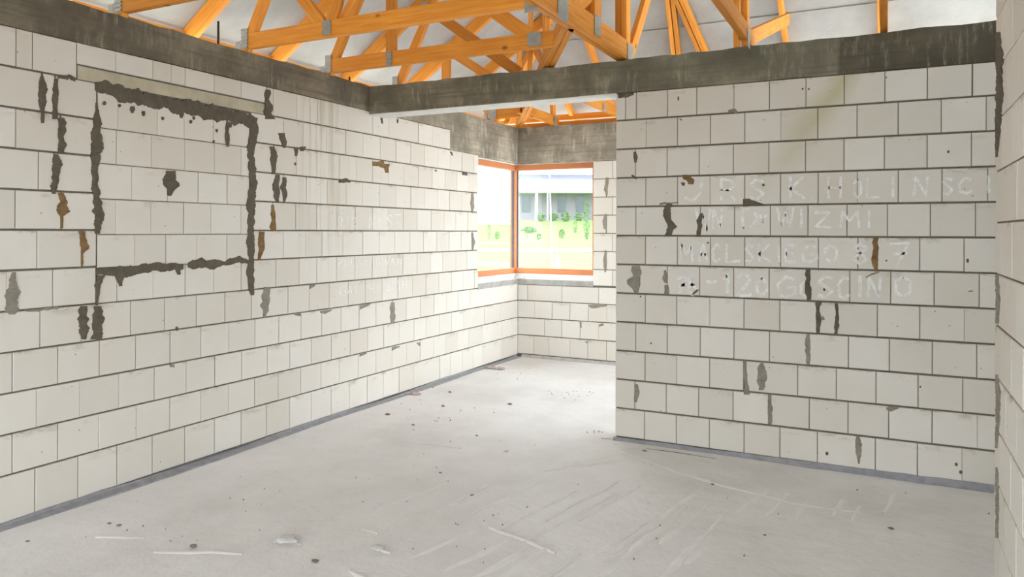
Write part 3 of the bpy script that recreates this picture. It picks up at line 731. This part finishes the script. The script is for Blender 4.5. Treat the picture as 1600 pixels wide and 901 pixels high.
# ================================================================== ROOF TRUSSES
ZC = H + 1.331                       # underside of the bottom chords
def zL(X): return H + 1.51 + .7 * (X + 4.82)
def zB(Y): return H + 1.51 - .7 * (Y - 9.08)
def hipX(Y): return -1.87 - (Y - 4.49) * .585
Wd = M['wood']; CH = .115
def xtruss(Y, xend, label, heel='lean', xtop=None, drop=0.0):
    t = empty('roof_truss', (XL - .1, Y, ZC)); tag(t, label, 'truss', None)
    bar('bottom_chord', (XL - .02 + (.025 if drop else 0), Y, ZC + CH/2 - drop), (xend, Y, ZC + CH/2 - drop), (0, 1, 0), .048, CH, Wd, t)
    xt = xtop if xtop is not None else min(-4.82 + (9.08 - Y), .1)
    bar('rafter', (-5.0, Y, zL(-5.0)), (xt, Y, zL(xt)), (0, 1, 0), .048, .13, Wd, t)
    if heel == 'lean': bar('heel_web', (XL - .01, Y + .001, ZC - .002), (-3.76, Y + .001, zL(-3.76) - .06), (0, 1, 0), .045, .085, Wd, t)
    else: bar('heel_web', (XL - .03, Y + .001, ZC), (XL - .03, Y + .001, zL(XL - .03) - .06), (0, 1, 0), .045, .1, Wd, t)
    plate((XL + .005, Y - .027, ZC + .075), (0, -1, 0), .062, .15, t, ribs=6)
    plate((XL - .06, Y - .03, ZC + .03), (0, -1, 0), .05, .06, t, 'bracket')
    return t
def web(t, Y, a, b, w=.085, ext_=0.0, name='web', off=0.0):
    A, B = onY(*a, Y), onY(*b, Y)
    if ext_: A = A + (A - B).normalized() * ext_
    return bar(name, A + Vector((0, off, 0)), B + Vector((0, off, 0)), (0, 1, 0), .045, w, Wd, t)
t0 = xtruss(2.02, -1.9, 'nearest orange roof truss on the left beam, partly out of view overhead')
t1 = xtruss(2.97, -1.9, 'orange roof truss landing on the left beam at the far left of view')
t2 = xtruss(3.97, -1.9, 'orange roof truss landing mid-beam, with a square plate where two webs meet')
web(t2, 3.97, (474, -2), (509, 45), .085, .5)
web(t2, 3.97, (528, 0), (516, 45), .085, 1.3)
web(t2, 3.97, (545, 0), (524, 40), .03, .8, off=.03)
plate(onY(510, 43, 3.94), (0, -1, 0), .075, .1, t2)
plate(onY(829, 6, 3.94), (0, -1, 0), .08, .1, t2)
t3 = xtruss(4.88, hipX(4.88) - .02, 'orange roof truss nearest in front of the cross beam, with an upright post')
web(t3, 4.88, (612, -40), (612, 86), .09, .0)
plate(onY(608, 92, 4.85), (0, -1, 0), .055, .12, t3, ribs=5)
web(t3, 4.88, (736, -8), (836, 62), .105, .55)
plate(onY(835, 61, 4.85), (0, -1, 0), .11, .1, t3)
t4 = xtruss(5.83, hipX(5.83) - .02, 'orange roof truss just behind the cross beam, with a long slanting web', drop=.125)
web(t4, 5.83, (662, 8), (812, 114), .095)
plate(onY(663, 11, 5.80), (0, -1, 0), .1, .09, t4)
t5 = xtruss(6.78, hipX(6.78) - .02, 'short orange truss over the window recess, with an upright heel post', 'post')
web(t5, 6.78, (700, 78), (768, 122), .09)
t6 = xtruss(7.73, hipX(7.73) - .02, 'shortest orange truss, next to the corner above the window', 'post')
plate((XL + .05, 7.70, ZC + .05), (0, -1, 0), .07, .13, t6, ribs=5)
bar('strut', onY(790, 193, 7.75), onY(806, 168, 7.75), (0, 1, 0), .05, .05, Wd, t6)

# hip truss running diagonally to the corner
h0, h1 = Vector((-1.87, 4.49, 0)), Vector((-4.2, 8.47, 0)); hd = (h1 - h0).normalized(); hn = Vector((-hd.y, hd.x, 0))
th_ = empty('hip_truss', (h0.x, h0.y, ZC)); tag(th_, 'doubled diagonal hip truss running from the girder to the window corner', 'truss')
for s in (-.024, .024):
    bar('bottom_chord', h0 + hn * s + Vector((0, 0, ZC + .055)), h1 + hn * s + Vector((0, 0, ZC + .055)), hn, .045, .11, Wd, th_)
bar('hip_rafter', (-5.0, 9.26, zL(-5.0)), (-.9, 5.16, zL(-.9)), (1, 1, 0), .1, .15, Wd, th_)
def hweb(a, b, w, off=0):
    A, B = onp(*a, h0, hn), onp(*b, h0, hn)
    return bar('post', A + hn * off, B + hn * off, hn, .048, w, Wd, th_)
hweb((799, 108), (799, -35), .13); hweb((818, 112), (818, -50), .12, .05); hweb((848, 85), (848, -60), .17, -.03)
hweb((831, 112), (834, -40), .06, .02); hweb((843, 104), (790, -5), .08, -.05)
# girder and trusses running the other way
def ytruss(X, plies, y0, y1, label, name='roof_truss', rafter=True, ch=CH):
    t = empty(name, (X, y1, ZC)); tag(t, label, 'truss')
    for s in ([0] if plies == 1 else [-.024, .024]):
        bar('bottom_chord', (X + s, y0, ZC + ch/2), (X + s, y1, ZC + ch/2), (1, 0, 0), .046, ch, Wd, t)
    return t
def xweb(t, X, a, b, w=.085, off=0, name='web', ext_=0):
    A, B = onX(*a, X), onX(*b, X)
    if ext_: A = A + (A - B).normalized() * ext_
    return bar(name, A + Vector((off, 0, 0)), B + Vector((off, 0, 0)), (1, 0, 0), .045, w, Wd, t)
def roofbar(t, a, b, off=0, w=.1, th=.045, name='rafter', ext_=0):
    n = Vector((0, .7, 1)); p0 = Vector((0, 9.08, H + 1.51))
    A, B = onp(*a, p0, n), onp(*b, p0, n)
    B = B + (B - A).normalized() * .9
    if ext_: A = A + (A - B).normalized() * ext_
    return bar(name, A + Vector((off, 0, 0)), B + Vector((off, 0, 0)), (1, 0, 0), th, w, Wd, t)
XG = -1.84
g = ytruss(XG, 2, -1.3, YP + .2, 'heavy doubled girder truss slanting across the top of the view above the partition end', 'girder_truss', ch=.15)
for o in (-.024, .024):
    xweb(g, XG, (973, -70), (973, 80), .10, o, 'post'); xweb(g, XG, (925, -60), (925, 42), .12, o, 'post')
xweb(g, XG, (1012, -8), (984, 84), .10, .0, 'web', .8); xweb(g, XG, (915, -4), (886, 22), .10, 0, 'web', .8); xweb(g, XG, (873, -30), (873, 15), .16, -.03, 'post')
plate(onX(985, 82, XG + .052) , (1, 0, 0), .14, .12, g); plate(onX(934, 40, XG + .052), (1, 0, 0), .12, .14, g); plate(onX(880, 10, XG + .052), (1, 0, 0), .16, .18, g)
for o in (-.028, .028):
    roofbar(g, (1046, -20), (1057, 84), o); roofbar(g, (1054, -20), (1098, 80), o)
t7 = ytruss(-.885, 1, -1.3, YP + .2, 'single orange truss ending over the middle of the partition beam')
xweb(t7, -.885, (1163, -60), (1165, 72), .085, 0, 'post')
xweb(t7, -.885, (1160, -60), (1161, 72), .03, -.04, 'post')
A = onX(1168, 60, -.885); B = onp(1230, 30, (0, 9.08, H + 1.51 - .35), (0, .7, 1))
bar('web', A, B, (1, 0, 0), .045, .11, Wd, t7)
plate(onX(1170, 60, -.858), (1, 0, 0), .10, .13, t7)
roofbar(t7, (1217, -20), (1228, 66), 0, .1, .05)
t8 = ytruss(-.02, 1, -1.3, YP + .2, 'orange truss chord landing near the right end of the partition beam')
roofbar(t8, (1379, -40), (1380, 40), -.03, .1, .045, ext_=.5)
t9 = ytruss(-2.79, 1, 7.15, YB + .1, 'short orange truss seen under the cross beam beside the partition')
roofbar(t9, (915, 55), (932, 100), 0, .1, .05)
plate(onX(945, 168, -2.76), (1, 0, 0), .09, .08, t9)
t10 = ytruss(-3.71, 1, 7.45, YB + .1, 'small orange truss seen under the cross beam above the window')
xweb(t10, -3.71, (863, 150), (865, 196), .085, 0, 'post'); roofbar(t10, (884, 155), (900, 192), 0, .1, .05)
plate(onX(867, 188, -3.68), (1, 0, 0), .05, .13, t10, ribs=6)
# eave boards behind the beams
eb = empty('eave_boards', (-4.86, 3, H + 1.5)); tag(eb, 'long orange boards along the eaves behind the left and back beams', 'board')
bar('board', (-4.86, -1.3, H + 1.50), (-4.86, 9.1, H + 1.50), (1, 0, 0), .03, .07, Wd, eb)
bar('board', (-4.9, 9.02, H + 1.52), (2, 9.02, H + 1.52), (0, 1, 0), .03, .05, Wd, eb)
bar('board', (-4.9, 8.82, H + 1.46), (2, 8.82, H + 1.46), (0, 1, 0), .03, .05, Wd, eb)
bar('board', (-4.9, 8.68, H + 1.37), (2, 8.68, H + 1.37), (0, 1, 0), .08, .05, Wd, eb)

# ================================================================== ROOF MEMBRANE
cl = empty('ceiling', (0, 3, H + 3)); tag(cl, kind='structure')
def sheet(poly, th=.004):
    poly = [Vector(p) for p in poly]; n = (poly[1] - poly[0]).cross(poly[2] - poly[0]).normalized() * th
    t = MB(); m_ = 14
    # four-sided sheet, subdivided with a slight sag and ripples
    a, b, c, d = poly
    for s in (0, 1):
        for j in range(7):
            for i in range(m_ + 1):
                u, v = i / m_, j / 6
                p = (a * (1 - u) + b * u) * (1 - v) + (d * (1 - u) + c * u) * v
                p = p + Vector((0, 0, -.012 * math.sin(v * math.pi) * (1 + .6 * math.sin(u * 40 + v * 5)))) + n * s
                t.v.append(p)
    q = 7 * (m_ + 1)
    for j in range(6):
        for i in range(m_):
            k = j * (m_ + 1) + i
            t.f.append((k, k + 1, k + m_ + 2, k + m_ + 1)); t.f.append((q + k + m_ + 1, q + k + m_ + 2, q + k + 1, q + k))
    o = t.build('membrane_sheet', M['membrane'], cl)
    for p in o.data.polygons: p.use_smooth = True
    return o
up = .085
xs = [-5.15, -3.76, -2.4, -1.1, .2]
for i, (a, b) in enumerate(zip(xs, xs[1:])):
    a2 = a - .06 if i else a; dz = up + .012 * (i % 2 == 0) 
    lift = lambda X, e: zL(X) + up + (.0 if e else .018)
    sheet([(a2, -1.4, lift(a2, 0)), (a2, 4.26 - a2, lift(a2, 0)), (b, 4.26 - b, lift(b, 1)), (b, -1.4, lift(b, 1))])
ys = [9.42, 8.12, 6.8, 5.45, 4.06]
for i, (a, b) in enumerate(zip(ys, ys[1:])):
    a2 = a + .06 if i else a
    lift = lambda Y, e: zB(Y) + up + (0 if e else .018)
    sheet([(4.26 - a2, a2, lift(a2, 0)), (7.5, a2, lift(a2, 0)), (7.5, b, lift(b, 1)), (4.26 - b, b, lift(b, 1))])
sheet([(-5.15, -1.42, rz(6.0)), (4.2, -1.42, rz(6.0)), (1.4, -1.42, zL(.2) + .1), (-.2, -1.42, zL(-.1) + .1)])  # unseen upright sheet, added to keep sky light out of the attic
zr = zL(.2) + up
for i in range(4):  # unseen right slope, added to block light from above
    a, b = .2 + 1.4 * i, 1.6 + 1.4 * i
    sheet([(a, -1.4, zr - .7 * (a - .2)), (a, 4.5, zr - .7 * (a - .2)), (b, 4.5, zr - .7 * (b - .2)), (b, -1.4, zr - .7 * (b - .2))])
# torn bit of membrane hanging by the recess
tp = onX(760, 173, -4.3)
t = MB(); t.tube([tp + Vector((0, -.08, .03)), tp, tp + Vector((0, .08, -.01))], [.02, .035, .01], 6)
tag(t.build('torn_flap', M['gasket'], None, origin=tp), 'small dark torn flap under the roof at the recess corner', 'flap')

# ================================================================== FLOOR DETAIL
def ridge(pts, w_=.012, h_=.006, m=None):
    t = MB(); pts3 = []
    for a, b in zip(pts, pts[1:]):
        A, B = onZ(*a), onZ(*b); n = max(2, int((B - A).length / .08))
        pts3 += [A + (B - A) * i / n for i in range(n)]
    pts3.append(onZ(*pts[-1])); n = len(pts3)
    ph = random.random() * 6
    for i, p in enumerate(pts3):
        d = (pts3[min(i + 1, n - 1)] - pts3[max(i - 1, 0)]).normalized(); s = Vector((-d.y, d.x, 0))
        f = math.sin(math.pi * (i + .5) / n) ** .4; ww = w_ * f * random.uniform(.6, 1.4)
        p = p + s * .006 * math.sin(i * .9 + ph)
        t.v += [Vector((*(p - s * ww).xy, -.007)), Vector((*p.xy, h_ * f * random.uniform(.5, 1.2))), Vector((*(p + s * ww).xy, -.007))]
    for i in range(n - 1):
        for j in (0, 1): t.f.append((i*3 + j + 1, i*3 + j, i*3 + 3 + j, i*3 + 4 + j))
    o = t.build('screed_ridge', m or M['ridge'], floor, origin=pts3[0])
    for q in o.data.polygons: q.use_smooth = True
for a, b in [((552,812),(702,752)),((680,800),(790,752)),((735,803),(845,752)),((700,790),(760,757)),((775,828),(900,765)),((820,845),(955,772)),((640,870),(745,828)),
             ((690,893),(800,838)),((730,905),(835,852)),((775,905),(865,850)),((820,920),(905,862)),((865,900),(1010,815)),((850,812),(965,752)),((900,812),(1000,757)),
             ((905,925),(1075,790)),((1000,935),(1135,800)),((1068,880),(1105,855)),((1030,850),(1110,786)),((960,860),(1100,760)),((1150,800),(1200,765)),((1195,805),(1235,768)),((1300,805),(1318,780)),
             ((1380,800),(1400,770)),((1330,815),(1345,790)),((900,722),(1000,712)),((850,735),(960,720)),((1240,812),(1265,780))]:
    ridge([a, b], .022, .0035)
for pts in [[(765,822),(812,840),(868,862)], [(1080,745),(1140,760),(1240,786),(1345,800)], [(935,690),(1000,716),(1060,738),(1110,750)], [(640,690),(720,700)], [(240,862),(330,860),(378,865)], [(150,838),(225,840)],
            [(590,855),(612,863)], [(428,845),(470,850)], [(565,826),(590,833)], [(545,890),(580,905)]]:
    ridge(pts, .016, .0035)
for pts in [[(940,684),(985,688)], [(1010,700),(1120,716)]]: ridge(pts, .003, .002, M['patch'])
# mound of dried mortar lower left
def rock(name, px, py, r, m, flat=.45, seed=0, lift=0):
    rr = random.Random(seed); c = onZ(px, py); t = MB(); n1, n2 = 5, 8
    t.v.append(Vector((c.x, c.y, 2 * r * flat * rr.uniform(.8, 1))))
    for i in range(1, n1):
        a = math.pi * i / n1
        for j in range(n2):
            b = 2 * math.pi * j / n2; k_ = rr.uniform(.75, 1.2) * r
            t.v.append(Vector((c.x + math.sin(a) * math.cos(b) * k_ * 1.3, c.y + math.sin(a) * math.sin(b) * k_, max(-.006, r * flat * (1 + math.cos(a) * rr.uniform(.8, 1.1))) - .003)))
    t.v.append(Vector((c.x, c.y, -.006)))
    for j in range(n2): t.f.append((0, 1 + j, 1 + (j + 1) % n2))
    for i in range(n1 - 2):
        for j in range(n2):
            a = 1 + i * n2 + j; b = 1 + i * n2 + (j + 1) % n2; t.f.append((a, a + n2, b + n2, b))
    e = 1 + (n1 - 2) * n2
    for j in range(n2): t.f.append((e + j, len(t.v) - 1, e + (j + 1) % n2))
    return t.build(name, m, None, origin=c)
stones = [(637,615,.035,'chip_pink','left of two pinkish mortar chunks lying against the left wall strip'),
 (650,616,.045,'chip_pink','right of two pinkish mortar chunks lying near the left wall strip'),
 (606,647,.02,'chip','dark brown crumb on the floor in front of the pink chunks'),
 (692,634,.016,'chip','small grey crumb on the open floor right of the pink chunks'),
 (768,575,.05,'chip_pink','flat pinkish slab of mortar near the far left corner'),
 (782,576,.04,'chip_pink','smaller flat pinkish slab beside the far left corner one'),
 (797,631,.018,'chip','grey crumb on the bright floor before the window recess'),
 (738,773,.012,'chip','dark crumb mid-floor by the end of the longest ridge'),
 (688,738,.010,'chip','tiny dark crumb mid-floor left of the trowel ridges'),
 (790,704,.016,'chip_white','long white chip lying mid-floor'),
 (745,680,.010,'chip','tiny dark crumb mid-floor below the window recess'),
 (645,663,.010,'chip','thin dark splinter on the floor below the brown crumb'),
 (492,876,.016,'chip','dark crumb at the bottom of the view beside the mortar mound'),
 (590,857,.03,'chip_white','pale flake standing up from the lower floor'),
 (448,845,.05,'chip_white','low whitish mound of dried mortar on the lower left floor'),
 (703,612,.014,'chip','grey crumb on the floor in front of the left wall strip'),
 (676,605,.012,'chip','small crumb just beyond the pink chunks'),
 (1007,704,.014,'chip','dark crumb on the floor by the partition corner'),
 (1113,756,.010,'chip','dark crumb on the floor under the middle of the partition'),
 (1392,825,.014,'chip','dark crumb on the shaded floor at lower right'),
 (1195,835,.008,'chip','tiny dark crumb left of lower right shade'),
 (186,820,.012,'chip','dark crumb beside the left wall strip at lower left'),
 (171,817,.010,'chip','lighter twin crumb by the left wall at lower left'),
 (302,853,.018,'chip','brown crumb above the long ridge at lower left'),
 (43,845,.010,'chip','lone dark crumb at the far lower left')]
for i, (x, y, r, m_, lab) in enumerate(stones):
    tag(rock('mortar_crumb', x, y, r, M[m_], .3, i), lab, 'rubble')
t = MB(); rr = random.Random(3)
for cx, cy, sx_, sy_, n in [(890, 615, 28, 6, 26), (930, 675, 14, 4, 8), (700, 640, 90, 30, 18), (900, 760, 500, 110, 45), (400, 800, 300, 70, 22), (800, 580, 80, 12, 16)]:
    for _ in range(n):
        q = onZ(min(1545, max(20, rr.gauss(cx, sx_ / 1.6))), max(575, rr.gauss(cy, sy_ / 1.6)))
        if q.y > YP and q.x > XP0 or q.x < XL + .12 or q.y > YB - .1 or (q.y > YP - .1 and q.x > XP0 - .1): continue
        s = rr.uniform(.003, .008)
        t.add([q + Vector((s, 0, -.004)), q + Vector((-s * .7, s * .6, -.004)), q + Vector((-s * .5, -s, -.004)), q + Vector((0, 0, s * .9))], [(0, 1, 3), (1, 2, 3), (2, 0, 3), (0, 2, 1)])
tag(t.build('grit', M['chip'], None), 'scattered grit and tiny crumbs over the concrete floor', 'grit', kind='stuff')

# ================================================================== OUTSIDE
def ext_mat(name, col, var=.2, ns=1.5): return plain(name, col, .9, var=var, ns=ns, bs=0)
M['grass'] = ext_mat('grass', (.11, .21, .03), .25, .8); M['road'] = ext_mat('road', (.45, .45, .44), .05)
M['leaf'] = ext_mat('leaf', (.09, .16, .045), .3, 3); M['hwall'] = ext_mat('house_wall', (.24, .215, .24), .05); M['hwhite'] = ext_mat('house_white', (.85, .85, .85), .02)
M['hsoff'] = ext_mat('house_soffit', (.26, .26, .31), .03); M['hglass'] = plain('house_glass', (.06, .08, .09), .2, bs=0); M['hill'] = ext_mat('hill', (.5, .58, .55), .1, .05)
prof = [(-100, -1.9), (9.5, -1.9), (25, -1.5), (40, -1.22), (46, -1.12), (60, -.55), (72, .3), (80, 1.2), (120, 1.4), (400, 2.0)]
def gz(d):
    for (a, za), (b, zb_) in zip(prof, prof[1:]):
        if d <= b: return H + za + (zb_ - za) * (max(d, a) - a) / (b - a)
    return H + prof[-1][1]
t = MB(); ds = [-60, -20, 0, 9.9, 14, 20, 25, 32, 40, 46, 53, 60, 66, 72, 76, 80, 100, 120, 200, 400]; ls = [-160, -80, -40, -20, -10, 0, 10, 20, 40, 80, 160]
for d in ds:
    for l in ls: t.v.append(cw(d, l, gz(d)))
nl = len(ls)
for j in range(len(ds) - 1):
    for i in range(nl - 1): t.f.append((j * nl + i, j * nl + i + 1, (j + 1) * nl + i + 1, (j + 1) * nl + i))
lawn = tag(t.build('lawn', M['grass'], None), kind='structure')
lawn.data.materials.append(plain('sandy_ground', (.57, .54, .49), .95, var=.15, ns=1))
for q in lawn.data.polygons:      # unseen near ground, turned to pale sand for its warm bounce light
    if sum((lawn.data.vertices[v].co.x * -ST + lawn.data.vertices[v].co.y * CT) for v in q.vertices) / 4 < 23: q.material_index = 1
t = MB()
for i, d in enumerate((42.0, 45.6)):
    for l in (-60, 60): t.v.append(cw(d, l, gz(d) + .05))
t.f = [(0, 1, 3, 2)]; t.v += [v - Vector((0, 0, .04)) for v in t.v[:4]]; t.f += [(4, 6, 7, 5), (0, 4, 5, 1), (2, 3, 7, 6)]
tag(t.build('path', M['road'], None), kind='structure')
# modern house
def cbox(mb, d0, d1, l0, l1, z0, z1):
    vs_ = [cw(d, l, z) for z in (z0, z1) for d, l in ((d0, l0), (d0, l1), (d1, l1), (d1, l0))]
    mb.add(vs_, [(0, 3, 2, 1), (4, 5, 6, 7), (0, 1, 5, 4), (1, 2, 6, 5), (2, 3, 7, 6), (3, 0, 4, 7)])
def PZ(py, d): return H + (HY - py) / F * d
def PLt(px, d): return (px - 800) / F * d
hs = empty('house', cw(86, 6, H + 1.5)); tag(hs, 'low modern house with white flat roof slab and grey walls seen through the window', 'house')
def hp(name, m, *a):
    t = MB(); cbox(t, *a); return t.build(name, m, hs)
d = 86
hp('wall', M['hwall'], d, d + 8, PLt(812, d), PLt(1010, d), H + 1.0, PZ(302, d))
hp('roof_slab', M['hwhite'], d - 3, d + 9, PLt(806, d), PLt(1030, d), PZ(302, d), PZ(283, d))
hp('soffit_band', M['hsoff'], d - 1, d + 8, PLt(812, d), PLt(1010, d), PZ(283, d), PZ(274, d))
hp('upper_roof', M['hwhite'], d - 2, d + 8, PLt(800, d), PLt(1020, d), PZ(274, d), PZ(262, d))
hp('column', M['hwhite'], d - 2.6, d - 2.2, PLt(835, d), PLt(839, d), H + 1.0, PZ(302, d))
hp('column', M['hwhite'], d - 2.6, d - 2.2, PLt(853, d), PLt(855, d), H + 1.0, PZ(302, d))
for a, b in ((872, 883), (900, 912), (815, 828)): hp('window', M['hglass'], d - .1, d + .1, PLt(a, d), PLt(b, d), PZ(331, d), PZ(306, d))
# shrubs
def shrub(name, px, py_base, wpx, hpx, d, label, group=None, n=260):
    base = cw(d, PLt(px, d), gz(d)); hw = wpx / F * d / 2; hh = hpx / F * d
    r = random.Random(int(px * 7 + d)); t = MB()
    for _ in range(n):
        a = r.uniform(0, 2 * math.pi); v = r.random() ** .8; rad = hw * math.sqrt(max(0.02, 1 - (2 * v - 1) ** 2)) * r.uniform(.4, 1)
        p = base + Vector((math.cos(a) * rad, math.sin(a) * rad, hh * v)); s = min(hw, hh) * r.uniform(.10, .22)
        u = Vector((r.gauss(0, 1), r.gauss(0, 1), r.gauss(0, 1))).normalized(); w2 = u.orthogonal().normalized()
        t.add([p - u * s, p + w2 * s * .6, p + u * s, p - w2 * s * .6], [(0, 1, 2, 3)])
    root = empty(name, base); tag(root, label, 'shrub', group)
    tag(t.build('foliage', M['leaf'], root), kind='stuff')
    st = MB(); st.tube([base - Vector((0, 0, .1)), base + Vector((0, 0, hh * .5))], hw * .08 + .02, 6); st.build('stem', M['chip'], root)
shrub('hedge_bush', 845, 342, 16, 13, 79, 'pale clipped bush at the foot of the house, left end of the row')
shrub('hedge_bush', 865, 342, 16, 12, 79.5, 'pale clipped bush at the foot of the house, second in the row')
shrub('hedge_bush', 884, 342, 16, 14, 79, 'pale clipped bush at the foot of the house, third in the row')
shrub('hedge_bush', 904, 342, 16, 12, 79.5, 'pale clipped bush at the foot of the house, right end of the row')
shrub('shrub', 824, 376, 5, 19, 58, 'thin upright shrub on the lawn right of the window post')
shrub('shrub', 842, 376, 9, 9, 58, 'small round shrub on the lawn beside the thin upright one')
shrub('shrub', 878, 374, 11, 14, 60, 'loose bush on the lawn right of the pole')
shrub('shrub', 917, 374, 12, 60, 58, 'tall green shrub at the right edge of the window view', n=700)
shrub('shrub', 827, 355, 26, 9, 66, 'low spreading bush in front of the driveway left')
shrub('shrub', 764, 376, 7, 24, 58, 'thin young tree seen in the left pane')
shrub('shrub', 777, 376, 9, 12, 58, 'small bush seen in the left pane beside the young tree')
shrub('shrub', 899, 360, 8, 18, 66, 'wispy shrub on the lawn before the hedge')
# pole, and a white cone-shaped thing behind it
t = MB(); b0 = cw(20, PLt(865, 20), H - 1.62)
pd_ = 20
pts = [cw(pd_, PLt(863, pd_), gz(pd_)), cw(pd_, PLt(862, pd_), PZ(380, pd_)), cw(pd_, PLt(860, pd_), PZ(320, pd_)), cw(pd_, PLt(858, pd_), PZ(255, pd_))]
t.tube(pts, [.035, .03, .022, .02], 8)
pole = tag(t.build('pole', M['hsoff'], None, origin=pts[0]), 'slim pale pole standing on the lawn outside the wide pane', 'pole')
t = MB(); q0 = cw(22, PLt(872, 22), gz(22)); t.tube([q0, q0 + Vector((0, 0, .5)), cw(22, PLt(870, 22), PZ(398, 22))], [.14, .1, .03], 8)
tag(t.build('covered_stake', M['hwhite'], None, origin=q0), 'white cone shaped cover over a stake on the near lawn', 'stake')
# overhead wires
for yy, zz, lab in ((290, 291, 'upper overhead wire seen through the left pane'), (310, 309, 'lower overhead wire seen through the left pane')):
    t = MB(); d = 45; t.tube([cw(d, PLt(600, d), PZ(yy, d)), cw(d, PLt(750, d), PZ(yy, d)), cw(d, PLt(790, d), PZ(zz, d)), cw(d, PLt(805, d), PZ(zz, d)), cw(d, PLt(1100, d), PZ(zz - 60, d) )][:4], .03, 6)
    tag(t.build('wire', M['hsoff'], None, origin=cw(d, PLt(600, d), PZ(yy, d))), lab, 'wire')
for px_, top_, lab in ((600, 287, 'plain wooden pole carrying the wires, left of the window view'), (805, 284, 'plain wooden pole carrying the wires, behind the window corner post')):
    b_ = cw(45, PLt(px_, 45), gz(45)); t = MB(); t.tube([b_ - Vector((0, 0, .3)), cw(45, PLt(px_, 45), PZ(top_, 45))], [.11, .08], 8)
    tag(t.build('utility_pole', M['chip'], None, origin=b_), lab, 'pole')
# far hills
t = MB(); r = random.Random(5); n = 30
for i in range(n + 1):
    l = -220 + 440 * i / n; zt_ = H + 6 + 3 * math.sin(i * .7) + r.uniform(-1, 1)
    t.v += [cw(330, l, H - 5), cw(345, l, zt_), cw(380, l, H - 5)]
for i in range(n):
    for j in (0, 1): t.f.append((i*3 + j, i*3 + 3 + j, i*3 + 4 + j, i*3 + 1 + j))
tag(t.build('hills', M['hill'], None), kind='structure')
